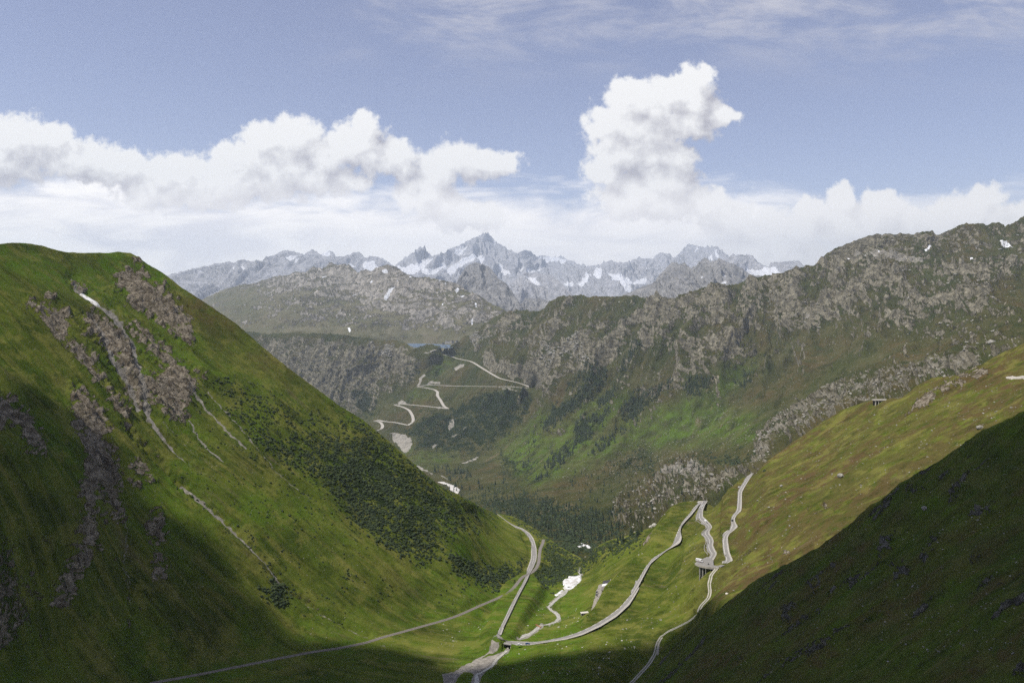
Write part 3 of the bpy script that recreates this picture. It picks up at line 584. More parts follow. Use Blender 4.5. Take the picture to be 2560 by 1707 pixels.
d = 3.2 * fbm(sR / 40, tR / 90, 6, 0.55, 52) + 2.6 * ridged(sR / 18, tR / 90, 5, 0.55, 53) + rk * (4.0 * ridged(sR / 14, tR / 20, 5, 0.6, 54) - 0.4) + 0.35 * fbm(P0[..., 0] / 2.5, P0[..., 1] / 2.5, 3, 0.6, 55)
Sp.displace(d, 0.5)
br = np.clip(0.25 + 1.4 * fbm(sR / 25, tR / 200, 4, 0.5, 56), 0, 0.8)
Sp.build(terrain_mat('foreground_grass', (0.062, 0.086, 0.020), (0.085, 0.115, 0.020), (0.105, 0.105, 0.034), (0.06, 0.057, 0.05), (0.20, 0.19, 0.165), big=30, small=2.2, stretch=5, rockth=0.62, slope0=0.45, slopek=0.35, bump=1.0, speck=0.12, tuft=0.5),
         np.stack([rk, rk * 0, rk * 0, rk * 0], -1), np.stack([br, np.clip(fbm(X / 90, Yp / 90, 3, .5, 57) + .2, 0, 1), rk * 0 + 0.3, rk * 0], -1), (sR, tR))
# ------------------------------------------------------------------ M: the rocky mountain across, Grimsel slope, cliffs, valley floor
Mtop = [(380, 812), (560, 822), (668, 838), (720, 833), (783, 835), (840, 838), (897, 845), (940, 850), (980, 853), (1012, 857), (1030, 872), (1046, 870), (1060, 864), (1080, 860), (1092, 866), (1105, 868), (1115, 864), (1122, 868), (1134, 862), (1146, 857), (1160, 846), (1184, 836), (1223, 806), (1250, 788), (1262, 782)] \
    + Zs('D', [(0, 705), (80, 708), (150, 705), (180, 690), (220, 640), (285, 602), (340, 600), (400, 598), (460, 592), (500, 605), (570, 602), (620, 598), (700, 606), (740, 598), (850, 598), (940, 612), (1050, 618), (1110, 628), (1180, 606), (1250, 590), (1340, 545), (1400, 535), (1480, 530), (1560, 522), (1640, 492), (1700, 468), (1780, 462), (1900, 450), (1990, 430), (2060, 400), (2110, 384), (2160, 372)]) \
    + Zs('E', [(480, 448), (520, 420), (560, 380), (605, 335), (640, 320), (670, 292), (720, 285), (760, 268), (860, 230), (960, 190), (1060, 165), (1090, 178), (1120, 165), (1200, 172), (1290, 165), (1360, 170), (1440, 155), (1540, 142), (1552, 165), (1570, 182), (1640, 155), (1720, 120), (1810, 84), (1900, 80), (2000, 78), (2020, 90), (2060, 70), (2130, 66), (2170, 85), (2180, 108), (2216, 78), (2225, 92), (2280, 55), (2352, 5)]) + [(2660, 470), (2780, 430)]
Mbot = [(380, 1140), (900, 1190), (1040, 1290), (1230, 1420), (1500, 1460), (1700, 1360), (1900, 1260), (2050, 1150), (2300, 1050), (2500, 960), (2780, 900)]
mc = [(1000, 1125, 3750), (1100, 1140, 3550), (1100, 1200, 2950), (1200, 1150, 3400), (1200, 1230, 2550), (1050, 1160, 3300), (1300, 1150, 3250), (1250, 1300, 1950), (1350, 1250, 2200), (1400, 1330, 1680), (1420, 1365, 1500), (1450, 1400, 1400),
      (1500, 1320, 1720), (1500, 1200, 2500), (1600, 1280, 1850), (1600, 1200, 2450), (1600, 1130, 2900), (1600, 1000, 3350), (1700, 1180, 2300), (1700, 1110, 2750), (1800, 1150, 2230), (1800, 1050, 2800), (1880, 1120, 2050),
      (1950, 1080, 2000), (1950, 990, 2650), (2000, 900, 3100), (2100, 1000, 1900), (2100, 940, 2400), (2300, 930, 1850), (2300, 850, 2500), (2450, 880, 1650), (2560, 830, 1700), (2560, 750, 2500), (2560, 650, 3200), (2560, 560, 3600), (2700, 600, 3300), (2700, 800, 1900),
      (2200, 585, 3760), (2200, 640, 3725), (2080, 605, 3920), (2080, 655, 3880), (2350, 565, 3680), (2350, 612, 3640), (1980, 640, 3990),  (2350, 700, 3200), (2200, 700, 3400), (2200, 800, 2950), (2000, 750, 3500), (1900, 710, 3950), (1800, 730, 4000), (1800, 850, 3450), (1800, 950, 3100), (1700, 1000, 3150),
      (1600, 755, 4200), (1600, 850, 3750), (1600, 930, 3500), (1400, 750, 4600), (1400, 850, 4150), (1400, 950, 3800), (1400, 1050, 3500), (1280, 790, 4900), (1280, 900, 4350), (1280, 1000, 4000), (1280, 1080, 3700),
      (1328, 966, 4150), (1200, 965, 4300), (1050, 963, 4500), (1115, 1018, 4200), (1000, 1014, 4350), (1032, 1060, 4080), (945, 1052, 4230), (1100, 890, 4950), (1180, 915, 4650), (1000, 1100, 3930), (1130, 1100, 3800), (1080, 1060, 4000),
      (1080, 866, 5010), (1030, 873, 4740), (1128, 868, 4930), (1105, 868, 4940), (1060, 868, 4940), (1080, 878, 4750), (1150, 860, 5200), (1180, 845, 5200), (1230, 810, 5150),
      (900, 852, 5050), (750, 845, 5100), (650, 850, 5250), (900, 870, 4930), (750, 870, 4980), (900, 950, 4760), (900, 1040, 4500), (750, 950, 4800), (800, 1030, 4560), (1000, 900, 4880), (1000, 980, 4560), (600, 950, 4900), (500, 830, 5600), (500, 1000, 4900), (920, 1100, 4000), (850, 1080, 4350), (700, 1100, 4400)]
M = Sheet('rocky_mountain_terrain', Mtop, Mbot, mc, (380, 2760), 2.2, jag=(5.0, 24), reg=3e-4, crestfade=20)
MROAD = {}
def far_road(name, ref, pts, w, n):
    C = smooth_line(resample(Zs(ref, pts), n), 2); Y = M.smoothY(C[:, 0], C[:, 1]); P = pt(C[:, 0], C[:, 1], Y)
    P = smooth_line(P, 3); MROAD[name] = ribbon_edges(P, w)
far_road('a', 'J', [(600, 235), (650, 222), (730, 240), (850, 260), (900, 285), (1040, 310), (1150, 380), (1300, 470), (1480, 510), (1575, 545), (1612, 552)], 15, 70)
far_road('b', 'J', [(1612, 553), (1530, 560), (1430, 546), (1230, 546), (1000, 541), (850, 540), (700, 532), (600, 532), (535, 550)], 15, 70)
far_road('c', 'J', [(535, 551), (610, 556), (700, 575), (732, 600), (716, 622), (750, 670), (782, 730), (822, 750)], 15, 50)
far_road('d', 'J', [(822, 752), (740, 742), (600, 727), (450, 714), (380, 706), (320, 716)], 15, 40)
far_road('e', 'J', [(320, 717), (400, 736), (460, 765), (492, 820), (500, 870), (450, 906)], 15, 40)
far_road('f', 'J', [(450, 906), (330, 880), (220, 870), (170, 856), (135, 862)], 15, 30)
far_road('g', 'J', [(135, 863), (190, 876), (216, 910), (205, 940), (130, 965), (90, 975)], 15, 30)
far_road('h', 'J', [(650, 222), (680, 210), (712, 200)], 9, 10)
X, Yp, P0 = M.PX, M.PY, M.P
rockM = [([(1262, 782), (1340, 740), (1640, 745), (1850, 690), (2050, 640), (2300, 700), (2560, 700), (2560, 900), (2300, 860), (2150, 830), (1980, 840), (1800, 830), (1700, 830), (1560, 900), (1480, 950), (1380, 930), (1300, 880), (1230, 840)], 0.62),
         ([(2035, 680), (2040, 640), (2100, 600), (2200, 585), (2340, 580), (2400, 560), (2560, 540), (2700, 480), (2700, 760), (2400, 740), (2200, 700), (2100, 690)], 0.75),
         (Zs('F', [(1570, 110), (1650, 40), (1800, 20), (2000, 30), (2150, 60), (2150, 150), (2030, 200), (1990, 250), (1900, 200), (1760, 170), (1740, 240), (1640, 310), (1620, 200)]), 0.85),
         (Zs('F', [(1370, -60), (1450, -20), (1350, 60), (1230, 130), (1210, 60)]), 0.8), (Zs('F', [(1430, 100), (1500, 60), (1500, 120), (1450, 140)]), 0.8),
         (Zs('F', [(560, 130), (620, 20), (700, -20), (720, 40), (680, 120), (760, 180), (800, 200), (740, 250), (620, 200), (480, 260), (400, 240), (370, 150), (440, 80)]), 0.75),
         (Zs('F', [(800, 210), (850, 120), (1000, 20), (1100, -40), (1120, 20), (1000, 110), (880, 200)]), 0.55), (Zs('F', [(1240, 540), (1280, 500), (1480, 370), (1540, 330), (1500, 400), (1350, 490), (1270, 560)]), 0.8),
         (Zs('F', [(2200, 860), (2180, 820), (2240, 760), (2352, 700), (2352, 900), (2280, 1010), (2160, 1090), (2180, 960)]), 1.0), ([(1896, 1170), (1905, 1080), (1960, 1040), (2060, 985), (2200, 935), (2330, 905), (2460, 880), (2460, 920), (2300, 970), (2190, 1010), (2060, 1060), (1960, 1110)], 0.95),
         (Zs('I', [(1300, 440), (1180, 360), (1400, 290), (1720, 260), (1640, 340), (1450, 400)]), 1.0), (Zs('I', [(860, 360), (850, 300), (1000, 230), (1100, 220), (1060, 280), (960, 330), (880, 385)]), 0.9), (Zs('I', [(1320, 140), (1480, 60), (1700, 0), (2000, -40), (1850, 60), (1700, 190), (1500, 160)]), 0.9),
         (Zs('E', [(1720, 640), (1900, 620), (2140, 600), (2150, 720), (2000, 780), (1740, 770)]), 0.95), (Zs('K', [(1100, 620), (1140, 540), (1200, 400), (1260, 330), (1350, 295), (1420, 300), (1500, 300), (1600, 255), (1740, 215), (1850, 210), (1880, 260), (1960, 250), (2100, 280), (2290, 230), (2310, 275), (2150, 400), (1920, 520), (1790, 540), (1600, 660), (1400, 720), (1240, 770), (1150, 680)]), 0.95),
         (Zs('K', [(1060, 260), (1130, 200), (1400, 150), (1500, 170), (1340, 250), (1160, 280)]), 0.5), (Zs('K', [(1500, 330), (1620, 250), (1850, 200), (1950, 260), (1900, 370), (1700, 360), (1560, 350)]), 1.0),
         ([(640, 850), (700, 845), (900, 855), (1028, 868), (1050, 900), (1035, 960), (960, 1010), (880, 1060), (800, 1030), (700, 940)], 0.9), (Zs('J', [(130, 150), (250, 140), (330, 160), (300, 330), (200, 260)]), 0.95), (Zs('J', [(1080, 60), (1230, 20), (1330, 40), (1200, 150), (1130, 230), (1070, 180)]), 0.75),
         (Zs('J', [(1130, 290), (1200, 250), (1400, 300), (1860, 380), (1860, 440), (1700, 490), (1500, 470), (1330, 430), (1200, 350)]), 0.6)]
paleM = [(Zs('J', [(280, 1010), (400, 1000), (490, 1060), (480, 1150), (420, 1170), (340, 1100)]), 1), (Zs('J', [(830, 880), (880, 860), (880, 920), (830, 970)]), .8), (Zs('J', [(670, 1110), (730, 1080), (720, 1110), (670, 1160)]), .8), (Zs('J', [(800, 1060), (960, 980), (1010, 935), (1010, 960), (900, 1040)]), .6),
         (Zs('J', [(870, 390), (940, 340), (980, 345), (970, 380), (910, 415)]), .8), (Zs('J', [(600, 520), (660, 495), (750, 505), (745, 525), (620, 525)]), .9), (Zs('J', [(350, 690), (390, 668), (435, 690), (430, 705), (360, 705)]), .9), (Zs('J', [(530, 545), (560, 460), (610, 410), (600, 460), (560, 530)]), .8),
         (Zs('J', [(490, 1275), (560, 1290), (600, 1310), (590, 1332), (530, 1310)]), 1), (Zs('J', [(600, 1315), (640, 1320), (640, 1338), (690, 1366), (680, 1372), (600, 1336)]), .8), (Zs('J', [(760, 1372), (835, 1408), (830, 1414), (755, 1382)]), .9), (Zs('J', [(930, 1270), (990, 1245), (1100, 1212), (1105, 1222), (1000, 1260)]), 1),
         (Zs('J', [(1280, 560), (1400, 555), (1480, 590), (1450, 610), (1330, 600)]), .55), (Zs('E', [(520, 900), (570, 830), (576, 850), (540, 910), (480, 960), (470, 990), (420, 970)]), .9), (Zs('E', [(660, 440), (900, 350), (1100, 330), (1400, 420), (1500, 450), (1400, 470), (1100, 410), (900, 430)]), .6),
         (Zs('J', [(1130, 270), (1160, 260), (1220, 340), (1180, 350)]), .5), (Zs('F', [(240, 560), (270, 430), (275, 480), (250, 620), (190, 740), (180, 735)]), .3), (Zs('F', [(180, 740), (10, 880), (0, 872), (120, 780)]), .5)]
shrubM = [(Zs('J', [(310, 960), (480, 900), (620, 790), (800, 780), (1060, 640), (1180, 570), (1350, 620), (1600, 600), (1610, 700), (1560, 860), (1300, 1080), (1100, 1150), (700, 1170), (500, 1160), (500, 1080), (420, 1000)]), .66), (Zs('J', [(700, 1140), (1100, 1150), (1300, 1110), (1290, 1130), (1100, 1190), (700, 1170)]), .8),
          (Zs('J', [(0, 580), (170, 620), (190, 740), (100, 840), (40, 850), (-100, 700)]), .75), (Zs('J', [(440, 400), (560, 290), (560, 400), (500, 530), (440, 560)]), .7), (Zs('J', [(890, 260), (930, 215), (1010, 225), (1020, 260), (930, 275)]), .7), (Zs('J', [(600, 440), (700, 400), (780, 460), (760, 500), (640, 490)]), .6),
          (Zs('K', [(-40, 560), (60, 480), (300, 430), (560, 490), (700, 560), (900, 600), (1180, 640), (1220, 760), (1080, 820), (900, 860), (960, 920), (860, 980), (700, 920), (560, 820), (300, 700), (100, 600)]), .55), (Zs('K', [(560, 820), (900, 850), (960, 900), (860, 980), (880, 1050), (700, 900)]), .75),
          (Zs('F', [(0, 960), (120, 960), (300, 1020), (280, 1160), (120, 1200), (0, 1190)]), .5), (Zs('F', [(900, 1100), (960, 1000), (1100, 930), (1250, 940), (1300, 1080), (1400, 1130), (1300, 1180), (1100, 1150)]), .45), (Zs('F', [(1400, 1040), (1600, 990), (1850, 960), (2100, 930), (2180, 1000), (2100, 1080), (1800, 1060), (1600, 1030)]), .5),
          (Zs('F', [(370, 740), (400, 670), (480, 570), (600, 560), (700, 440), (800, 300), (860, 260), (920, 290), (900, 400), (800, 520), (700, 620), (600, 680), (500, 740), (390, 810)]), .75), (Zs('F', [(1040, 690), (1150, 500), (1300, 480), (1460, 400), (1480, 420), (1300, 580), (1160, 720), (1060, 730)]), .7),
          (Zs('F', [(650, 780), (700, 730), (850, 690), (950, 640), (900, 720), (800, 820), (700, 920), (620, 940)]), .75), (Zs('F', [(830, 560), (900, 500), (1000, 440), (1020, 500), (940, 600), (840, 620)]), .7), (Zs('F', [(1020, 330), (1080, 200), (1200, 100), (1220, 160), (1120, 260), (1040, 340)]), .7), (Zs('F', [(1550, 440), (1640, 370), (1800, 330), (1790, 400), (1700, 480), (1580, 500)]), .7)]
lushM = [Zs('F', [(0, 900), (200, 780), (450, 600), (480, 620), (380, 800), (600, 720), (900, 480), (960, 500), (700, 720), (900, 620), (1130, 500), (1100, 560), (980, 700), (820, 880), (960, 800), (1300, 640), (1700, 520), (2000, 600), (2200, 640), (2150, 840), (1600, 900), (1100, 900), (700, 1080), (300, 1230), (0, 1000)]),
         Zs('J', [(640, 440), (800, 280), (860, 290), (780, 400), (700, 470)]), Zs('J', [(480, 640), (640, 580), (700, 600), (560, 650)]), Zs('F', [(1750, 480), (1950, 330), (2150, 180), (2170, 210), (1980, 380), (1800, 500)]), Zs('J', [(370, 1165), (520, 1180), (800, 1190), (900, 1230), (700, 1290), (450, 1230)])]
rk = np.zeros(X.shape); pl = np.zeros(X.shape); sh = np.zeros(X.shape); lu = np.zeros(X.shape); sn = np.zeros(X.shape)
for p, k in rockM: rk = np.maximum(rk, k * polymask(X, Yp, p, 22, 10))
for p, k in paleM: pl = np.maximum(pl, k * polymask(X, Yp, p, 5, 3))
for p, k in shrubM: sh = np.maximum(sh, k * polymask(X, Yp, p, 34, 12) * np.clip(1 + 1.1 * fbm(X / 30, Yp / 20, 4, .6, 87), 0, 1.2))
for p in lushM: lu = np.maximum(lu, polymask(X, Yp, p, 40, 10))
for p in [Zs('E', [(1462, 352), (1530, 325), (1582, 293), (1580, 300), (1520, 360), (1475, 370)]), Zs('E', [(935, 380), (975, 375), (972, 395), (940, 420)]), Zs('E', [(1065, 365), (1095, 370), (1075, 400)]), Zs('E', [(790, 405), (830, 408), (825, 432)]), Zs('E', [(660, 432), (740, 430), (735, 440), (670, 442)]),
          Zs('E', [(2130, 265), (2175, 252), (2200, 272), (2265, 290), (2255, 302), (2200, 295), (2160, 288)]), Zs('E', [(1710, 430), (1750, 422), (1745, 438), (1712, 447)]), Zs('E', [(2003, 395), (2030, 388), (2030, 406), (2008, 410)]), Zs('E', [(1875, 402), (1905, 398), (1900, 414), (1880, 412)]), Zs('E', [(1918, 305), (1940, 303), (1935, 315)])]:
    sn = np.maximum(sn, polymask(X, Yp, p, 1.6, 0.4))
roadm = np.zeros(X.shape)
# river bed and road cuttings read as pale ground along the bends
sM = .91 * P0[..., 0] - .41 * P0[..., 1]; tM = .41 * P0[..., 0] + .91 * P0[..., 1]   # across and along the ribs
sW = sM + 45 * fbm(P0[..., 0] / 260, P0[..., 1] / 260, 4, .5, 76)
ribs = ridged(sW / 210, tM / 900, 5, 0.55, 77); ribm = polymask(X, Yp, [(1180, 860), (1262, 780), (1640, 740), (2050, 640), (2560, 700), (2560, 840), (2200, 880), (2050, 950), (1850, 960), (1700, 960), (1560, 1050), (1400, 1060), (1290, 1060), (1220, 960)], 120, 20)
rk = np.clip(rk * (0.62 + 0.6 * ribs) + 0.40 * ribm * sstep(ribs + 0.5 * fbm(sM / 60, tM / 120, 4, .6, 78), 0.12, 0.55), 0, 1)
flat = sstep(Yp, 1090, 1160) * sstep(1420 - X, 0, 150)
d_rib = ribm * (88 * ribs - 14 + 22 * ridged(sW / 70, tM / 260, 4, 0.6, 79))
hard = np.clip(rk + 0.25, 0, 1) * (1 - flat)
wx = P0[..., 0] + 40 * fbm(P0[..., 0] / 150, P0[..., 1] / 150, 3, .5, 70); wy = P0[..., 1] + 40 * fbm(P0[..., 0] / 150, P0[..., 1] / 150, 3, .5, 71)
d = (18 * fbm(P0[..., 0] / 420, P0[..., 1] / 420, 4, 0.5, 60) + hard * (34 * ridged(wx / 170, (wy + P0[..., 2]) / 240, 5, 0.5, 61) - 8) + 20 * hard * ridged(sM / 55, tM / 150, 4, 0.6, 62)) * (1 - flat) * (0.45 + 0.55 * sstep(P0[..., 1], 1800, 3400))
d += d_rib * (1 - flat) * (0.4 + 0.6 * sstep(P0[..., 1], 2200, 3400)); d += (1 - flat) * 27 * ridged(sM / 120, tM / 700, 6, 0.58, 63) * (1 - 0.7 * rk) * sstep(P0[..., 1], 2300, 3000)
d += hard * (13 * ridged(wx / 52, (wy + 2 * P0[..., 2]) / 75, 4, 0.6, 64) + 4 * ridged(wx / 22, P0[..., 2] / 16, 3, 0.6, 74))
cliff = polymask(X, Yp, [(620, 855), (700, 850), (900, 860), (1028, 874), (1050, 900), (1035, 960), (960, 1010), (880, 1060), (800, 1040), (640, 960)], 30, 6)
d += cliff * (30 * ridged(P0[..., 0] / 75, P0[..., 2] / 900, 5, 0.6, 65) + 9 * ridged(P0[..., 0] / 22, P0[..., 2] / 160, 4, 0.6, 66) - 10)
crag = polymask(X, Yp, Zs('E', [(860, 290), (1060, 170), (1540, 145), (1640, 160), (1800, 90), (2170, 75), (2150, 170), (1760, 280), (1600, 310), (1240, 330), (1000, 300)]), 12, 4)
cr_s = P0[..., 0] * 1.0 + P0[..., 2] * -0.55
d += crag * (30 * ridged(cr_s / 70, P0[..., 2] / 700, 4, 0.6, 67) - 14)
d += flat * 4 * fbm(P0[..., 0] / 90, P0[..., 1] / 90, 4, 0.5, 68) + polymask(X, Yp, rockM[14][0], 25, 8) * (22 * ridged(wx / 46, wy / 46, 5, 0.62, 69)) + np.maximum(polymask(X, Yp, rockM[8][0], 25, 8), polymask(X, Yp, rockM[9][0], 25, 8)) * (20 * ridged(wx / 60, (wy + P0[..., 2]) / 60, 5, 0.58, 86))
lakem = sstep(1160 - X, 0, 40) * sstep(X, 990, 1020) * sstep(890 - Yp, 0, 15)
d *= 1 - 0.9 * lakem
MC = []
for k, (L, R) in MROAD.items():
    C = (L + R) / 2; hw = np.linalg.norm((L - R)[:, :2], axis=1) / 2
    for i in range(len(C) - 1):
        for u in (0, 0.25, 0.5, 0.75):
            q = C[i] * (1 - u) + C[i + 1] * u; MC.append((q[0], q[1], q[2], hw[i] + 1.5))
for k in MROAD:
    L, R = MROAD[k]; C = (L + R) / 2; ln = [(CX + F * c[0] / c[1], HY + F * (CZ - c[2]) / c[1]) for c in C[::3]]
    dd, _ = segdist(X, Yp, ln); d *= 0.15 + 0.85 * sstep(dd, 4, 40)
    below = np.clip(1.1 - dd / 5.5, 0, 1) * np.clip(0.5 + 1.2 * fbm(X / 16, Yp / 16, 3, 0.5, 75), 0, 1)
    pl = np.maximum(pl, 0.8 * below)
M.displace(d, 0.3); M.carve(MC)
slopeup = sstep(900 - Yp, 0, 160)
for i_ in (8, 9): pl = np.maximum(pl, 0.42 * polymask(X, Yp, rockM[i_][0], 14, 8))
pl = np.maximum(pl, 0.36 * polymask(X, Yp, rockM[14][0], 20, 10) + 0.2 * polymask(X, Yp, rockM[16][0], 14, 8))
maskM = np.stack([rk * (0.85 + 0.3 * fbm(X / 30, Yp / 30, 3, .5, 72)), sh, pl, sn], -1)
maskMb = np.stack([np.clip(0.25 + fbm(sM / 150, tM / 600, 4, .5, 73), 0, 0.6), lu * 0.8, np.full_like(lu, .6), lu * 0], -1)
matM = terrain_mat('mountain_rock_and_turf', (0.038, 0.047, 0.016), (0.056, 0.064, 0.022), (0.080, 0.078, 0.035), (0.115, 0.104, 0.076), (0.37, 0.34, 0.255),
                   big=260, small=17, stretch=5, rockth=0.40, slope0=0.38, slopek=0.45, bump=0.9, speck=0.42, tuft=0.55, crack=0.7, scree=(0.33, 0.31, 0.27))
M.build(matM, maskM, maskMb, (sM, tM))

# ------------------------------------------------------------------ the hills beyond the lake
Gtop = [(380, 775), (430, 772), (476, 770)] + Zs('C', [(270, 550), (340, 515), (400, 490), (460, 470), (540, 452), (600, 440), (660, 420), (750, 395), (830, 390), (880, 375), (950, 370), (1000, 330), (1030, 340), (1060, 350), (1120, 305), (1150, 322), (1200, 318), (1240, 330), (1290, 373), (1340, 350), (1380, 365), (1430, 338), (1465, 325), (1490, 320), (1540, 342), (1580, 368), (1620, 390), (1690, 410), (1750, 412), (1820, 422), (1900, 440), (1960, 458), (2000, 485), (2100, 540), (2200, 590), (2280, 630), (2352, 670)]) + [(1420, 900)]
Gc = [(503, 750, 9000), (553, 727, 9200), (607, 712, 9300), (718, 689, 9000), (783, 666, 8800), (829, 657, 8700), (859, 662, 8500), (913, 674, 7800), (970, 662, 7400), (1070, 697, 6900), (1127, 708, 6700), (1204, 747, 6400), (1272, 781, 6100), (1200, 835, 5650), (1100, 856, 5650), (1000, 856, 5650), (900, 852, 5400), (750, 840, 5600),
      (650, 845, 5700), (550, 830, 6000), (430, 800, 7500), (1000, 780, 6300), (900, 770, 6600), (800, 750, 7000), (700, 770, 6700), (600, 775, 7200), (1100, 790, 6150), (970, 720, 6800), (1150, 770, 6150), (1400, 900, 5500), (1000, 830, 5800), (1100, 830, 5800), (500, 900, 5700), (900, 900, 5300)]
G = Sheet('distant_hills', Gtop, [(380, 905), (1420, 930)], Gc, (380, 1420), 2.0, jag=(3, 16), reg=3e-4)
X, Yp, P0 = G.PX, G.PY, G.P
near = 0.4 + 0.6 * sstep(X, 600, 760)
wx = P0[..., 0] + 80 * fbm(P0[..., 0] / 300, P0[..., 1] / 300, 3, .5, 80); wy = P0[..., 1] + 80 * fbm(P0[..., 0] / 300, P0[..., 1] / 300, 3, .5, 81)
shelf = sstep(Yp, 805, 850)
d = (1 - shelf * .9) * (60 * fbm(P0[..., 0] / 900, P0[..., 1] / 900, 4, .5, 82) + (0.35 + 0.65 * near) * (80 * ridged(wx / 420, (wy + 2 * P0[..., 2]) / 600, 6, .58, 83) + 18 * ridged(wx / 90, wy / 120, 4, .6, 84)) - 20)
G.displace(d, 0.35)
snG = np.zeros(X.shape)
for p in [[(1465, 380), (1500, 378), (1500, 392), (1470, 398)], [(1545, 425), (1565, 430), (1560, 450), (1550, 445)], [(1740, 420), (1785, 420), (1760, 435), (1740, 445)], [(1808, 422), (1838, 430), (1830, 440)], [(1945, 465), (1955, 480), (1935, 497), (1930, 485)], [(1960, 520), (1990, 515), (1998, 530), (1970, 535)],
          [(1468, 552), (1470, 538), (1520, 495), (1548, 480), (1545, 490), (1510, 520), (1480, 553)], [(1236, 540), (1275, 512), (1282, 518), (1245, 543)], [(1845, 600), (1862, 592), (1860, 606)], [(2055, 580), (2066, 582), (2068, 605), (2058, 602)], [(2072, 605), (2080, 615), (2078, 628), (2070, 620)], [(2035, 705), (2047, 700), (2045, 722), (2033, 725)],
          [(1095, 770), (1108, 775), (1105, 792), (1095, 790)], [(1098, 798), (1125, 800), (1110, 808)], [(1225, 733), (1240, 735), (1248, 760), (1235, 765)], [(1095, 718), (1108, 720), (1100, 730)], [(1278, 788), (1295, 790), (1290, 797)], [(1632, 395), (1645, 398), (1640, 410), (1628, 408)], [(1640, 440), (1668, 430), (1665, 438), (1645, 445)], [(1660, 515), (1668, 517), (1666, 525)], [(1380, 445), (1395, 430), (1400, 435), (1385, 450)], [(1056, 395), (1085, 385), (1080, 395), (1062, 402)], [(1865, 452), (1878, 455), (1870, 466)], [(2032, 572), (2042, 575), (2040, 585)], [(1180, 690), (1200, 690), (1190, 697)]]:
    snG = np.maximum(snG, polymask(X, Yp, Zs('C', p), 6.0, 0.5))
rkG = np.clip(0.50 + 0.36 * near + 0.5 * sstep(P0[..., 2], 450, 750) - 0.45 * shelf + 0.3 * fbm(P0[..., 0] / 300, P0[..., 1] / 300, 4, .5, 85), 0, 1)
rkG = np.maximum(rkG, 0.8 * polymask(X, Yp, Zs('J', [(250, 130), (290, 50), (360, 45), (470, 90), (440, 120)]), 10, 4))
zero = X * 0
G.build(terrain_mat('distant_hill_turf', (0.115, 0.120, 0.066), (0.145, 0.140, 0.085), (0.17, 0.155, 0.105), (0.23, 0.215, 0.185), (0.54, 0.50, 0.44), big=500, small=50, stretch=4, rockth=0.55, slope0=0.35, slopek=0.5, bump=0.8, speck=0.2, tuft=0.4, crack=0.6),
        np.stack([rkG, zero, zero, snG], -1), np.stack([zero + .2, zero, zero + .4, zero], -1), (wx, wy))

# ------------------------------------------------------------------ peaks and glaciers
def peaks(name, top, bot, ctrl, pxr, amp, rib, snowpolys, seed, cols, jag, snowbase=0, rkbase=1.0, step=2.0):
    S = Sheet(name, top, bot, ctrl, pxr, step, jag=jag, reg=1e-3, crestfade=18)
    X, Yp, P0 = S.PX, S.PY, S.P
    wx = P0[..., 0] + rib * 0.7 * fbm(P0[..., 0] / rib, P0[..., 2] / rib, 3, .5, seed)
    sn = zero0 = X * 0
    for p in snowpolys: sn = np.maximum(sn, polymask(X, Yp, p, 11, 2.5))
    d = amp * (1 - 0.8 * sn) * (ridged(wx / rib, P0[..., 2] / (rib * 1.7), 6, .62, seed + 1) - 0.3) + amp * 0.25 * (1 - .9 * sn) * ridged(wx / (rib * .2), P0[..., 2] / (rib * .45), 3, .6, seed + 2)
    S.displace(d, 0.25)
    gl = np.clip(0.12 + 1.1 * fbm(P0[..., 0] / 500, P0[..., 2] / 240, 4, .6, seed + 5), 0, 1) * snowbase
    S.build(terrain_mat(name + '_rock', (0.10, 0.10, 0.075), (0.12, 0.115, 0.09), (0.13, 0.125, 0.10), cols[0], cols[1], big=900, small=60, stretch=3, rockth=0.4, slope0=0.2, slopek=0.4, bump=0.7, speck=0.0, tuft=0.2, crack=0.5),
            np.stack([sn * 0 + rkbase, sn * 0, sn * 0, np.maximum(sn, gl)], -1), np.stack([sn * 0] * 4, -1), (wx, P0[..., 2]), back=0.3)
    return S
hazed_rcol = ((0.31, 0.32, 0.35), (0.56, 0.56, 0.58))  # rock lightened and blued, part of the distance haze put into its colour
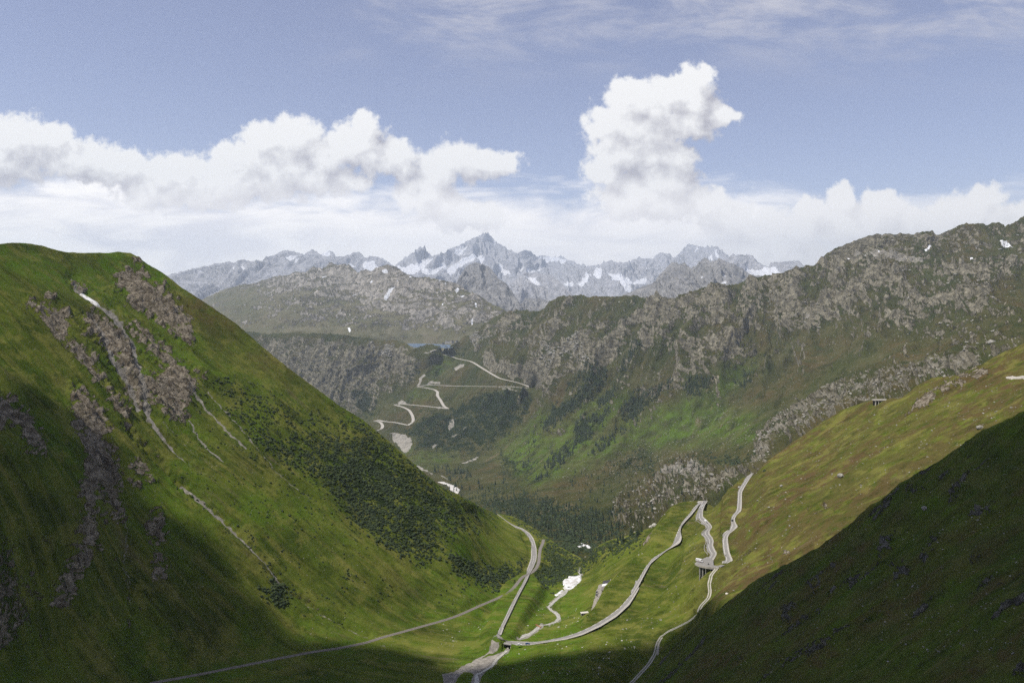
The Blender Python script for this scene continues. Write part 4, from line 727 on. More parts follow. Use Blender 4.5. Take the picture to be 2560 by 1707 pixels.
peaks('far_blue_ridge', [(360, 700)] + Zs('C', [(10, 385), (50, 388), (100, 380), (150, 372), (200, 355), (250, 350), (300, 338), (370, 325), (430, 313), (480, 318), (540, 298), (600, 300), (650, 298), (668, 310), (680, 288), (700, 270), (730, 262), (760, 250), (790, 235), (820, 221), (860, 235), (900, 245), (940, 255), (955, 248), (995, 224), (1030, 242), (1050, 258), (1070, 240), (1110, 232), (1128, 234), (1150, 268), (1170, 272), (1220, 265), (1240, 262), (1260, 245), (1300, 240), (1325, 255), (1332, 272), (1350, 275), (1390, 262), (1420, 268), (1450, 278), (1500, 310), (1560, 350)]) + [(1030, 705), (1060, 730)],
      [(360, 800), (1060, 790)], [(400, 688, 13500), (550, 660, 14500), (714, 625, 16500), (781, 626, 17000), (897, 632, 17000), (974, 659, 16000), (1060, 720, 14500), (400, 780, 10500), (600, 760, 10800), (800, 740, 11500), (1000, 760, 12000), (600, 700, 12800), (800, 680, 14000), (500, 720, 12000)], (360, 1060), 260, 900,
      [Zs('C', p) for p in [[(820, 275), (870, 280), (910, 272), (880, 305), (850, 320), (815, 300)], [(880, 310), (960, 270), (930, 300), (870, 330)], [(708, 325), (735, 312), (730, 332)], [(1045, 245), (1070, 234), (1112, 232), (1110, 255), (1090, 275), (1060, 262)], [(1320, 300), (1340, 290), (1400, 290), (1420, 320), (1440, 340), (1400, 350), (1330, 350)], [(1150, 300), (1190, 305), (1180, 318)], [(1235, 312), (1285, 320), (1280, 328), (1240, 325)], [(525, 350), (540, 340), (560, 385), (540, 380)], [(250, 385), (290, 375), (280, 388)], [(478, 365), (490, 352), (485, 372)], [(355, 360), (390, 348), (370, 362)]]], 90, hazed_rcol, (4, 14), 0.45)
peaks('high_glacier_peaks', [(900, 700), (960, 680)] + Zs('C', [(1540, 322), (1570, 295), (1600, 272), (1650, 245), (1690, 215), (1722, 212), (1740, 240), (1780, 262), (1815, 252), (1850, 248), (1880, 230), (1900, 218), (1950, 205), (1990, 190), (2020, 160), (2050, 140), (2085, 130), (2110, 115), (2140, 125), (2170, 152), (2210, 182), (2250, 200), (2275, 225), (2310, 252), (2330, 258)]) \
      + Zs('D', [(0, 270), (25, 255), (52, 247), (80, 265), (100, 290), (130, 300), (150, 292), (190, 296), (230, 302), (270, 306), (300, 290), (330, 310), (350, 325), (400, 342), (440, 372), (500, 378), (590, 362), (620, 342), (650, 355), (675, 340), (700, 358), (760, 358), (810, 355), (840, 325), (880, 300), (900, 318), (920, 315), (950, 310), (975, 318), (1000, 298), (1030, 283), (1050, 295), (1065, 285), (1085, 290), (1100, 288), (1115, 318), (1130, 318), (1160, 290), (1190, 265), (1215, 225), (1240, 208), (1270, 215), (1300, 232), (1325, 222), (1350, 232), (1375, 225), (1400, 245), (1415, 235), (1440, 220), (1460, 232), (1485, 265), (1510, 292), (1540, 330), (1600, 400)]) + [(1880, 720), (1950, 760)],
      [(900, 830), (1950, 830)], [(1051, 621, 20000), (1207, 584, 22000), (1317, 624, 21500), (1360, 645, 24000), (1420, 660, 23000), (1520, 656, 20500), (1600, 642, 20500), (1742, 612, 22000), (1840, 660, 19500), (950, 690, 17000), (1207, 700, 16500), (1100, 680, 16500), (1400, 700, 17000), (1300, 680, 18000), (1500, 700, 16500), (1650, 700, 17500), (1750, 680, 19000), (1000, 760, 12500), (1200, 790, 12000), (1400, 790, 12000), (1600, 790, 12500), (1900, 790, 14000), (1100, 640, 19500), (1250, 640, 20000)], (900, 1950), 430, 800,
      [Zs('C', p) for p in [[(1545, 330), (1600, 320), (1680, 330), (1700, 300), (1780, 285), (1780, 310), (1730, 350), (1750, 365), (1860, 312), (1870, 330), (1780, 400), (1720, 400), (1650, 400), (1580, 360)], [(1920, 270), (1930, 240), (1960, 225), (2005, 202), (2000, 225), (1970, 260), (1940, 272)], [(1860, 360), (1900, 330), (1960, 300), (2060, 258), (2120, 262), (2125, 285), (2100, 310), (2060, 300), (1980, 330), (1940, 370), (1900, 385)], [(1870, 258), (1890, 247), (1905, 258)], [(2200, 325), (2225, 330), (2290, 380), (2280, 390), (2230, 375)], [(2180, 170), (2192, 165), (2190, 200)]]]
      + [Zs('D', p) for p in [[(130, 300), (170, 292), (260, 300), (340, 318), (350, 335), (330, 370), (290, 345), (230, 335), (180, 350), (150, 345)], [(0, 395), (60, 405), (110, 405), (190, 375), (140, 410), (60, 424), (0, 418)], [(320, 480), (390, 465), (400, 490), (350, 510)], [(410, 500), (470, 455), (560, 412), (600, 415), (598, 450), (540, 470), (440, 510)], [(640, 450), (720, 455), (840, 480), (930, 450), (920, 500), (800, 500), (820, 560), (770, 580), (700, 510)], [(915, 335), (925, 340), (950, 420), (945, 430)], [(1280, 270), (1305, 222), (1310, 235), (1292, 275)], [(1385, 300), (1410, 290), (1415, 330), (1380, 330)], [(1410, 260), (1425, 260), (1460, 300), (1455, 310)], [(1180, 285), (1195, 285), (1190, 298)]]], 100, hazed_rcol, (6, 12), 0.75)
peaks('flat_topped_peaks', [(1780, 720), (1800, 680)] + Zs('D', [(1500, 320), (1530, 305), (1565, 284), (1590, 298), (1640, 293), (1690, 290), (1710, 310), (1740, 345), (1780, 368), (1810, 382), (1830, 378), (1845, 350), (1880, 343), (1940, 342), (1985, 332), (2020, 332), (2052, 330), (2075, 358), (2112, 382), (2150, 410)]) + [(2080, 720)], [(1780, 790), (2080, 790)],
      [(1850, 640, 14000), (1919, 668, 13500), (1980, 652, 14000), (1860, 720, 11000), (1950, 720, 11000), (2050, 720, 11500), (1850, 790, 9000), (2000, 790, 9000)], (1780, 2080), 200, 500, [Zs('D', [(1655, 400), (1700, 390), (1780, 385), (1850, 388), (1940, 425), (1960, 440), (1790, 470), (1700, 440)]), Zs('D', [(1350, 380), (1400, 385), (1410, 350)])], 110, hazed_rcol, (4, 10))
peaks('middle_peaks', [(1100, 780), (1130, 740), (1145, 700)] + Zs('C', [(1970, 380), (1990, 345), (2020, 312), (2040, 310), (2060, 300), (2090, 310), (2110, 328), (2150, 335), (2180, 370), (2210, 410), (2250, 442), (2280, 480), (2320, 540), (2352, 585)]) + Zs('D', [(20, 640)]) + [(1312, 745), (1420, 760), (1500, 760)] + Zs('D', [(770, 580), (830, 550), (900, 520), (960, 500), (1000, 468), (1030, 430), (1062, 400), (1090, 368), (1130, 347), (1150, 348), (1165, 362), (1190, 362), (1210, 340), (1230, 370), (1250, 390), (1275, 385), (1300, 362), (1330, 345), (1360, 321), (1385, 335), (1400, 347), (1420, 335), (1430, 342), (1462, 318), (1480, 335), (1510, 345), (1550, 358), (1600, 385), (1650, 402), (1700, 432), (1750, 445), (1800, 462), (1850, 500)]) + [(1960, 740)],
      [(1100, 850), (1960, 800)], [(1185, 655, 10500), (1261, 708, 9500), (1300, 766, 8500), (1180, 720, 9000), (1150, 780, 7500), (1250, 800, 7500), (1420, 760, 8500), (1684, 657, 9500), (1763, 650, 9500), (1797, 648, 9500), (1880, 690, 9000), (1600, 722, 8000), (1700, 730, 7200), (1560, 760, 7000), (1850, 760, 7500), (1750, 700, 8200), (1640, 705, 8000), (1450, 800, 7500)], (1100, 1960), 190, 420,
      [Zs('C', p) for p in [[(2145, 320), (2170, 318), (2165, 330)], [(2160, 345), (2200, 345), (2190, 352)]]] + [Zs('D', p) for p in [[(1320, 405), (1350, 408), (1340, 420)], [(1460, 490), (1510, 500), (1500, 508)], [(1330, 455), (1345, 465), (1335, 475)], [(1560, 430), (1568, 455), (1562, 470)], [(1490, 430), (1520, 450), (1500, 460)]]], 120, ((0.20, 0.20, 0.205), (0.42, 0.41, 0.39)), (3, 9))
peaks('hazy_slopes_below_peaks', [(1200, 760), (1290, 700)] + Zs('D', [(0, 445), (40, 425), (130, 412), (170, 425), (230, 432), (280, 470), (330, 522), (400, 590), (450, 620)]) + [(1500, 780)], [(1200, 850), (1500, 850)], [(1344, 679, 12500), (1300, 720, 11500), (1400, 720, 11000), (1250, 800, 9500), (1400, 800, 9500), (1450, 760, 10000)], (1200, 1500), 260, 600, [Zs('D', [(20, 470), (80, 450), (110, 460), (160, 500), (120, 500), (60, 490)])], 130, hazed_rcol, (3, 12), 0.5)

# base ground far below and behind, reaching the horizon
gm = bpy.data.materials.new('valley_ground'); gm.use_nodes = True
t = NT(gm.node_tree); bs = t.n['Principled BSDF']; nn = t.noise(t.new('ShaderNodeNewGeometry').outputs['Position'], 0.002, 6)
t.l.new(t.mix(nn, (0.05, 0.07, 0.025), (0.11, 0.105, 0.07)), bs.inputs['Base Color']); bs.inputs['Roughness'].default_value = 1
tagobj(mesh_np('ground', [(-16500, -6500, -420), (16500, -6500, -420), (16500, 26500, -420), (-16500, 26500, -420)], [(0, 1, 2, 3)], gm), kind='structure')
# ------------------------------------------------------------------ haze and unseen clouds overhead: one shades near slopes, one is added to cut skylight
hz = bpy.data.materials.new('haze_air'); hz.use_nodes = True; t = NT(hz.node_tree); t.n.clear()
pv = t.new('ShaderNodeVolumePrincipled'); pv.inputs['Color'].default_value = (0.76, 0.87, 1.0, 1); pv.inputs['Density'].default_value = 4.0e-5; pv.inputs['Anisotropy'].default_value = 0.25
ho = t.new('ShaderNodeOutputMaterial'); t.l.new(pv.outputs[0], ho.inputs['Volume'])
bx = [(x, y, z) for z in (-422, 2420) for x, y in ((-17000, -7000), (17000, -7000), (17000, 27000), (-17000, 27000))]
tagobj(mesh_np('haze', bx, [(0, 3, 2, 1), (4, 5, 6, 7), (0, 1, 5, 4), (1, 2, 6, 5), (2, 3, 7, 6), (3, 0, 4, 7)], hz), kind='stuff')
def sheetpt(px, py):
    s = Sp if (px > 1620 and py >= np.interp(px, [p[0] for p in Stop], [p[1] for p in Stop])) else N
    return s.surf(px, py)
shade = [(-330, 860)] + Zs('P', [(-60, 870), (60, 880), (130, 900), (175, 960), (215, 1070), (270, 1130), (330, 1165), (395, 1235), (440, 1300), (510, 1370), (600, 1440), (700, 1462), (830, 1478), (930, 1500), (1020, 1545), (1130, 1520), (1250, 1512), (1350, 1492), (1480, 1478), (1560, 1440), (1600, 1400)]) + \
    [(1789, 1534), (1853, 1489), (1900, 1447), (1964, 1415), (2050, 1370), (2120, 1322), (2203, 1250), (2249, 1212), (2316, 1180), (2388, 1128), (2495, 1064), (2560, 1035), (2730, 950)]
tm = 2560.0
pts = []
for px, py in shade:
    p = sheetpt(min(max(px, -230), 2730), min(py, 1780)) + np.array([(px + 230) * .3 if px < -230 else 0, 0, 0])
    k = (tm - p[2]) / SUND.z; pts.append((p[0] + SUND.x * k, p[1] + SUND.y * k))
p = pts[-1]; pts += [(p[0] + 260, p[1] - 150), (p[0] + 300, p[1] - 900), (pts[0][0] - 700, p[1] - 900), (pts[0][0] - 700, pts[0][1] + 20)]
cm_ = bpy.data.materials.new('cloud_vapour'); cm_.use_nodes = True; b_ = cm_.node_tree.nodes['Principled BSDF']; b_.inputs['Base Color'].default_value = (0.9, 0.9, 0.92, 1); b_.inputs['Roughness'].default_value = 1
def cloud_mesh(poly):
    xs = np.arange(min(p[0] for p in poly) - 60, max(p[0] for p in poly) + 60, 9.0); ys = np.arange(min(p[1] for p in poly) - 60, max(p[1] for p in poly) + 60, 9.0)
    X, Y = np.meshgrid(xs, ys); ins = inpoly(X, Y, poly); d, _ = segdist(X, Y, list(poly) + [poly[0]]); d = np.where(ins, d, -d) + 7 * fbm(X / 25, Y / 25, 3, .5, 90)
    h = np.sqrt(np.clip(d, 0, 220)) * 16 * (1 + 0.5 * fbm(X / 90, Y / 90, 4, .5, 91)) ; m = d > 0
    nc = len(xs); f = gridfaces(len(ys), nc); keep = m.ravel()[f].all(1); f = f[keep]
    V1 = np.stack([X, Y, tm + h], -1).reshape(-1, 3); V2 = np.stack([X, Y, tm - h * 0.1], -1).reshape(-1, 3); n = len(V1)
    return np.concatenate([V1, V2]), np.concatenate([f[:, ::-1], f + n])
def added_cloud_mesh(x0, x1, y0, y1, s=45.0):
    X, Y = np.meshgrid(np.arange(x0, x1, s), np.arange(y0, y1, s)); e_ = np.minimum(np.minimum(X - x0, x1 - X), np.minimum(Y - y0, y1 - Y)) + 160 * fbm(X / 400, Y / 400, 4, .5, 92)
    h = np.sqrt(np.clip(e_, 1, 900)) * 16 * (1 + 0.5 * fbm(X / 300, Y / 300, 4, .5, 93)); f = gridfaces(*X.shape); f = f[(e_ > 0).ravel()[f].all(1)]
    V = np.concatenate([np.stack([X, Y, tm + 30 + h], -1).reshape(-1, 3), np.stack([X, Y, tm + 20 - h * 0.1], -1).reshape(-1, 3)]); return V, np.concatenate([f[:, ::-1], f + X.size])
xa = min(q[0] for q in pts); yb = min(q[1] for q in pts[:-4])
v, f = added_cloud_mesh(-5200, 4200, -5200, yb - 120); co = mesh_np('unseen_cloud', v, f, cm_, smooth=True); tagobj(co, kind='structure')  # added sheet out of view, blocks skylight to deepen the near shade
v, f = cloud_mesh(pts); co = mesh_np('unseen_cloud', v, f, cm_, smooth=True); tagobj(co, kind='structure')

# ------------------------------------------------------------------ simple materials
def mat(name, c, rough=0.9, var=0.0, scale=1.0, c2=None, metal=0.0, detail=4):
    m = bpy.data.materials.new(name); m.use_nodes = True; t = NT(m.node_tree); b = t.n['Principled BSDF']
    b.inputs['Roughness'].default_value = rough; b.inputs['Metallic'].default_value = metal
    if c2 is None: c2 = tuple(x * (1 - var) for x in c)
    nn = t.noise(t.new('ShaderNodeTexCoord').outputs['Object'], scale, detail, 0.6)
    t.l.new(t.mix(t.step(nn, 0.35, 0.65), c, c2), b.inputs['Base Color'])
    return m
MA = dict(asphalt=mat('road_asphalt', (0.25, 0.24, 0.225), 0.9, 0.16, 0.25), verge=mat('road_verge_stone', (0.46, 0.43, 0.38), 0.95, 0.2, 0.5), line=mat('road_paint', (0.66, 0.64, 0.60), 0.8, 0.12, 0.3), gravel=mat('gravel', (0.36, 0.33, 0.28), 1, 0.35, 0.7),
          ballast=mat('track_ballast', (0.22, 0.20, 0.175), 1, 0.4, 0.6), rail=mat('rail_steel', (0.30, 0.27, 0.25), 0.5, 0.2, 3, metal=0.3), stone=mat('wall_stone', (0.36, 0.34, 0.31), 1, 0.45, 0.6), concrete=mat('concrete', (0.34, 0.33, 0.31), 0.95, 0.25, 0.4),
          dark=mat('shade_and_door_black', (0.02, 0.02, 0.022), 1, 0.3, 1), slate=mat('slate_roof', (0.055, 0.05, 0.055), 0.8, 0.3, 0.8), white=mat('white_metal_roof', (0.80, 0.80, 0.80), 0.6, 0.05, 0.5), grey=mat('grey_roof', (0.21, 0.19, 0.18), 0.9, 0.25, 0.9), render=mat('pale_render', (0.62, 0.58, 0.52), 0.9, 0.12, 0.5),
          wood=mat('orange_planks', (0.42, 0.20, 0.09), 0.9, 0.3, 2), glass=mat('vehicle_glass', (0.03, 0.035, 0.04), 0.15, 0.2, 1), tyre=mat('tyre_rubber', (0.03, 0.03, 0.03), 0.9, 0.2, 5), lamp=mat('lamp_lens', (0.75, 0.74, 0.70), 0.3, 0.05, 5),
          blackcar=mat('black_paint', (0.03, 0.03, 0.035), 0.3, 0.1, 1), bluecar=mat('blue_paint', (0.02, 0.07, 0.20), 0.3, 0.1, 1), whitecar=mat('white_paint', (0.80, 0.80, 0.80), 0.3, 0.03, 1), maroon=mat('maroon_trim', (0.16, 0.04, 0.05), 0.5, 0.2, 1), jacket=mat('rider_leather', (0.05, 0.05, 0.055), 0.7, 0.2, 3), skin=mat('skin', (0.5, 0.32, 0.24), 0.7, 0.1, 3),
          snow=mat('old_snow', (0.84, 0.85, 0.88), 0.8, c2=(0.50, 0.48, 0.44), scale=0.22), water=mat('stream_water', (0.52, 0.50, 0.44), 0.5, scale=0.55, c2=(0.30, 0.29, 0.25), detail=8), lake=mat('lake_water', (0.10, 0.15, 0.21), 0.5, 0.1, 0.01),
          bark=mat('bark', (0.07, 0.05, 0.035), 1, 0.3, 2), needle=mat('conifer_needles', (0.020, 0.036, 0.017), 1, c2=(0.040, 0.058, 0.022), scale=0.15), scrub=mat('alder_scrub', (0.017, 0.031, 0.010), 1, c2=(0.036, 0.055, 0.015), scale=0.12), rockb=mat('boulder_rock', (0.34, 0.33, 0.29), 1, c2=(0.20, 0.19, 0.17), scale=0.5))
# ------------------------------------------------------------------ mesh collector
class MB:
    def __init__(s): s.v = []; s.f = []
    def add(s, v, f):
        o = len(s.v); s.v += [tuple(p) for p in v]; s.f += [tuple(i + o for i in q) for q in f]; return s
    def box(s, c, d, rz=0, taper=1.0):
        x, y, z = d[0] / 2, d[1] / 2, d[2] / 2; P = []
        for k, sz in ((taper if False else 1.0, -z), (taper, z)):
            for a, b in ((-x, -y), (x, -y), (x, y), (-x, y)):
                a2, b2 = a * k, b * k; P.append((c[0] + a2 * math.cos(rz) - b2 * math.sin(rz), c[1] + a2 * math.sin(rz) + b2 * math.cos(rz), c[2] + sz))
        return s.add(P, [(0, 3, 2, 1), (4, 5, 6, 7), (0, 1, 5, 4), (1, 2, 6, 5), (2, 3, 7, 6), (3, 0, 4, 7)])
    def cyl(s, a, b, r, r2=None, n=10):
        a = Vector(a); b = Vector(b); d = (b - a).normalized(); u = d.orthogonal().normalized(); w = d.cross(u); r2 = r if r2 is None else r2
        P = [a + (u * math.cos(2 * math.pi * i / n) + w * math.sin(2 * math.pi * i / n)) * r for i in range(n)] + [b + (u * math.cos(2 * math.pi * i / n) + w * math.sin(2 * math.pi * i / n)) * r2 for i in range(n)]
        return s.add(P, [(i, (i + 1) % n, n + (i + 1) % n, n + i) for i in range(n)] + [tuple(range(n))[::-1], tuple(range(n, 2 * n))])
    def prism(s, prof, y0, y1):                       # profile in x,z, extruded along y
        n = len(prof); P = [(x, y0, z) for x, z in prof] + [(x, y1, z) for x, z in prof]
        return s.add(P, [(i, (i + 1) % n, n + (i + 1) % n, n + i)[::-1] for i in range(n)] + [tuple(range(n)), tuple(range(n, 2 * n))[::-1]])
    def build(s, name, m, parent=None, bevel=0, smooth=False):
        me = bpy.data.meshes.new(name); me.from_pydata(s.v, [], s.f); me.update(); me.materials.append(m)
        o = bpy.data.objects.new(name, me); COL.objects.link(o)
        if parent: o.parent = parent
        if bevel: md = o.modifiers.new('bevel', 'BEVEL'); md.width = bevel; md.segments = 2
        if smooth: me.polygons.foreach_set('use_smooth', [True] * len(me.polygons))
        return o
def empty(name, loc, rz=0, **kw):
    o = bpy.data.objects.new(name, None); COL.objects.link(o); o.location = loc; o.rotation_euler = (0, 0, rz); o.empty_display_size = 1; return tagobj(o, **kw)
def copy_tree(o, parent=None):
    c = o.copy(); COL.objects.link(c); c.parent = parent
    for ch in o.children: copy_tree(ch, c)
    return c
def poly_slab(P, th, name, m, parent=None, lift=0):
    P = np.array(P); n = len(P); o = MB(); c = np.array(parent.location) if parent else 0
    V = [tuple(p - c + [0, 0, lift]) for p in P] + [tuple(p - c + [0, 0, lift - th]) for p in P]
    o.add(V, [tuple(range(n)), tuple(range(n, 2 * n))[::-1]] + [(i, n + i, n + (i + 1) % n, (i + 1) % n) for i in range(n)]); ob = o.build(name, m, parent)
    return ob
# ------------------------------------------------------------------ roads, tracks, railway
def slab(L, R, thick, lift=0.0):
    n = len(L); V = np.concatenate([L + [0, 0, lift], R + [0, 0, lift], L + [0, 0, lift - thick], R + [0, 0, lift - thick]])
    i = np.arange(n - 1)[:, None]
    def q(a, b): return np.concatenate([a * n + i, a * n + i + 1, b * n + i + 1, b * n + i], 1)
    return V, np.concatenate([q(0, 1)[:, ::-1] if False else q(1, 0)[:, ::-1], q(0, 2), q(3, 1), q(2, 3)])
def strip(L, R, a, b, lift=0.0):                      # a lengthwise band between fractions a and b of the width
    A = L + (R - L) * a; B = L + (R - L) * b; A = A + [0, 0, lift]; B = B + [0, 0, lift]; return A, B
def make_road(key, lab=None, dashed=True, name='road'):
    L, R = ROADS[key]; v, f = slab(L, R, 0.5, 0.0); r = mesh_np(name, v, f, MA['verge']); tagobj(r, kind='structure')
    A, B = strip(L, R, 0.10, 0.90, 0.03); v, f = slab(A, B, 0.02); mesh_np('asphalt', v, f, MA['asphalt'], r)
    for a, b in ((0.13, 0.155), (0.845, 0.87)):
        A, B = strip(L, R, a, b, 0.045); v, f = slab(A, B, 0.01); mesh_np('edge_line', v, f, MA['line'], r)
    A, B = strip(L, R, 0.485, 0.525, 0.045); v, f = slab(A, B, 0.01)
    if dashed:
        seg = np.linalg.norm(np.diff((A + B) / 2, axis=0), axis=1); dist = np.r_[0, np.cumsum(seg)]; k = (dist[:-1] % 9.0) < 4.6
        f = f[np.tile(k, 4)]
    mesh_np('centre_line', v, f, MA['line'], r)
    return r
tagobj(poly_slab(pad, 0.6, 'road_bend', MA['asphalt']), kind='structure')
make_road('causeway'); make_road('one'); make_road('two', dashed=False); make_road('three', dashed=False)
for k, m, nm in (('side', 'gravel', 'access_track'),):
    v, f = slab(*ROADS[k], 0.8, 0.02); tagobj(mesh_np(nm, v, f, MA[m]), kind='structure')
L, R = ROADS['track']; v, f = slab(L, R, 0.8, 0.0); r = mesh_np('farm_track', v, f, mat('track_grass_strip', (0.10, 0.13, 0.04), 1, 0.3, 0.6)); tagobj(r, kind='structure')
for a, b in ((0.04, 0.38), (0.62, 0.96)):
    A, B = strip(L, R, a, b, 0.03); v, f = slab(A, B, 0.02); mesh_np('wheel_rut', v, f, MA['verge'], r)
L, R = ROADS['rail']; v, f = slab(L, R, 0.9, 0.05); r = mesh_np('railway_track', v, f, MA['ballast']); tagobj(r, kind='structure')
A, B = strip(L, R, 0.22, 0.78, 0.08); v, f = slab(A, B, 0.02); mesh_np('sleepers', v, f, mat('sleeper_steel', (0.26, 0.23, 0.20), 0.9, 0.3, 1.5), r)
for a in (0.38, 0.60):
    A, B = strip(L, R, a, a + 0.035, 0.24); v, f = slab(A, B, 0.16); mesh_np('rail', v, f, MA['rail'], r)
for k, (L, R) in MROAD.items():
    v, f = slab(L, R, 3.0, 0.5); tagobj(mesh_np('mountain_road', v, f, MA['verge']), kind='structure')
# yard and lay-by are painted into the ground; upper road with its wall
ztop = float(CZ - (940 - HY) / F * (N.surf(2540, 947)[1] - 5))
P = unproj(np.array(smooth_line(resample([(2500, 940), (2514, 938.5), (2530, 938), (2560, 941), (2640, 948), (2700, 955)], 30), 2)), ztop); L, R = ribbon_edges(P, 8)

def wall_strip(E, h_up, h_dn, th, name, m, parent=None, side=1):
    T = np.gradient(E[:, :2], axis=0); T /= np.maximum(np.linalg.norm(T, axis=1, keepdims=True), 1e-9); Nn = np.stack([-T[:, 1], T[:, 0]], 1) * side
    A = E.copy(); B = E.copy(); B[:, :2] += Nn * th; A[:, 2] += h_up; B[:, 2] += h_up
    v, f = slab(A, B, h_up + h_dn) ; return mesh_np(name, v, f, m, parent)
def wall_on(key, edge, i0, i1, up, dn, lab, side):
    E = ROADS[key][edge][i0:i1]; w = wall_strip(E, up, dn, 0.6, 'retaining_wall', MA['stone'], None, side); return tagobj(w, lab, 'wall')
wall_on('causeway', 1, 44, 80, 0.5, 3.0, 'long dark stone wall carrying the straight causeway road beside the meadow', -1)
wall_on('two', 0, 12, 100, 0.6, 3.0, 'pale stone wall along the valley edge of the middle winding road', 1)


# ------------------------------------------------------------------ hairpin viaduct on pillars
zd = 204.7
deck = unproj(np.array(Zs('L', [(128, 1262), (170, 1225), (230, 1196), (350, 1145), (450, 1205), (457, 1298), (520, 1310), (590, 1288), (640, 1255), (700, 1235), (790, 1218), (700, 1282), (620, 1312), (540, 1354), (430, 1343), (350, 1335), (270, 1320), (200, 1302), (150, 1282)])), zd)
vi = empty('hairpin_viaduct', (deck[0][0] + 10, deck[0][1], zd - 12), label='concrete hairpin platform on tall pillars below the upper winding road', cat='viaduct')
poly_slab(deck, 1.1, 'deck', MA['asphalt'], vi)
edge = unproj(np.array(Zs('L', [(128, 1262), (150, 1282), (200, 1302), (270, 1320), (350, 1335), (430, 1343), (540, 1354)])), zd)
e2 = edge - np.array(vi.location); wall_strip(smooth_line(e2, 0), 0.7, 1.3, 0.4, 'parapet', MA['verge'], vi, -1)
for lx, ly, b in ((215, 1300, 1470), (235, 1290, 1455), (320, 1332, 1440), (270, 1312, 1455), (400, 1338, 1415)):
    p = unproj(np.array(Zs('L', [(lx, ly)])), zd)[0] - np.array(vi.location); MB().cyl((p[0], p[1] + 0.8, -8), (p[0], p[1] + 0.8, 11), 0.75 if lx < 300 else 0.45).build('pillar', MA['concrete'], vi)
# smaller row of pillars under the middle road
q0, q1 = unproj(np.array(Zs('L', [(198, 532), (298, 585)])), 187.5)
hv = empty('roadside_viaduct', tuple(q0 - [0, 0, 6]), label='short row of thin concrete pillars under the edge of the middle road', cat='viaduct')
MB().box(((q1[0] - q0[0]) / 2, (q1[1] - q0[1]) / 2, 5.8), (abs(q1[0] - q0[0]) + 6, 4.0, 0.8), math.atan2(q1[1] - q0[1], q1[0] - q0[0])).build('deck', MA['verge'], hv)
for i in range(7):
    u = i / 6; MB().box(((q1[0] - q0[0]) * u, (q1[1] - q0[1]) * u - 2.4, 1), (0.6, 0.8, 9)).build('pillar', MA['concrete'], hv)
# gallery road on the far spur
_q = N.surf(2205, 1010); g0 = pt(np.array(2187.), np.array(1000.0), _q[1] - 10); k = 1007 / 2000
ga = empty('roadside_viaduct', tuple(g0 - [0, 0, 7]), label='concrete road gallery with open columns high on the far right ridge', cat='viaduct')
Wd = 49 * g0[1] / F
MB().box((Wd / 2, 2, 6.9), (Wd + 2, 8, 1.1)).build('deck', MA['verge'], ga); MB().box((Wd / 2, 4.8, 2.5), (Wd, 0.8, 7.6)).build('back_wall', MA['dark'], ga)  # back wall coloured near black to stand in for shade behind the columns
for i in range(7):
    u = i / 6; h = [6, 8, 9, 9.5, 7.5, 5, 3][i]; MB().box((0.4 + (Wd - 2) * u, -1.2, 6.3 - h / 2), (0.9, 0.9, h)).build('column', MA['render'], ga)

# ------------------------------------------------------------------ bridge where the road crosses the stream
b0, b1 = unproj(np.array(Zs('N', [(850, 512), (1035, 548)])), 129.0)
br = empty('stream_bridge', tuple(b0 - [0, 0, 4]), math.atan2(b1[1] - b0[1], b1[0] - b0[0]), label='small stone road bridge over the pale stream at the lower hairpin', cat='bridge')
bl = float(np.hypot(*(b1 - b0)[:2]))
MB().box((bl / 2, 0.0, 4.3), (bl + 1.5, 0.5, 0.9)).build('parapet', MA['verge'], br); MB().box((bl + 0.3, -0.2, 1.8), (0.9, 1.5, 4.6)).build('abutment', MA['verge'], br); MB().box((-0.3, -0.2, 1.8), (0.9, 1.5, 4.6)).build('abutment', MA['stone'], br)
MB().box((bl / 2, 0.45, 1.9), (bl, 0.3, 4.2)).build('culvert_shade', MA['dark'], br)  # near-black panel, paints the shade inside the bridge opening
f0, f1 = unproj(np.array(Zs('N', [(1700, 12), (1830, 82)])), 113.6)
fb = empty('footbridge', tuple(f0), math.atan2(f1[1] - f0[1], f1[0] - f0[0]), label='small orange wooden footbridge across the pale stream', cat='bridge'); fl = float(np.hypot(*(f1 - f0)[:2]))
MB().box((fl / 2, 0, 0.3), (fl, 1.5, 0.25)).build('walkway', MA['wood'], fb)
for sgn in (-1, 1): MB().box((fl / 2, sgn * 0.7, 1.0), (fl, 0.1, 0.12)).box((0.2, sgn * 0.7, 0.6), (0.12, 0.12, 0.9)).box((fl - 0.2, sgn * 0.7, 0.6), (0.12, 0.12, 0.9)).box((fl / 2, sgn * 0.7, 0.6), (0.12, 0.12, 0.9)).build('railing', MA['wood'], fb)

# ------------------------------------------------------------------ mountain station, shed, hospice houses
a0, a1 = unproj(np.array([(1504, 1483.0), (1509, 1459.5)]), 126.5)
hs = empty('station_building', tuple(a0), math.atan2(a1[1] - a0[1], a1[0] - a0[0]) - math.pi / 2, label='long low station building with dark and white roof sections beside gravel yard', cat='building')
hl = float(np.hypot(*(a1 - a0)[:2])); hw_ = 8.0
MB().prism([(0, 0), (hw_, 0), (hw_, 5.2), (0, 3.4)], 0.2, hl - 0.2).build('wall', MA['render'], hs)
for y0, y1, m in ((-0.3, hl * 0.42, 'grey'), (hl * 0.42 + 0.02, hl * 0.66, 'white'), (hl * 0.66 + 0.02, hl + 0.4, 'slate')):
    MB().prism([(-0.7, 3.30), (hw_, 5.25), (hw_, 5.55), (-0.7, 3.60)], y0, y1).build('roof', MA[m], hs)
MB().box((hw_ + 0.25, hl / 2, 4.0), (0.5, hl + 1.2, 4.6)).build('parapet', MA['verge'], hs)
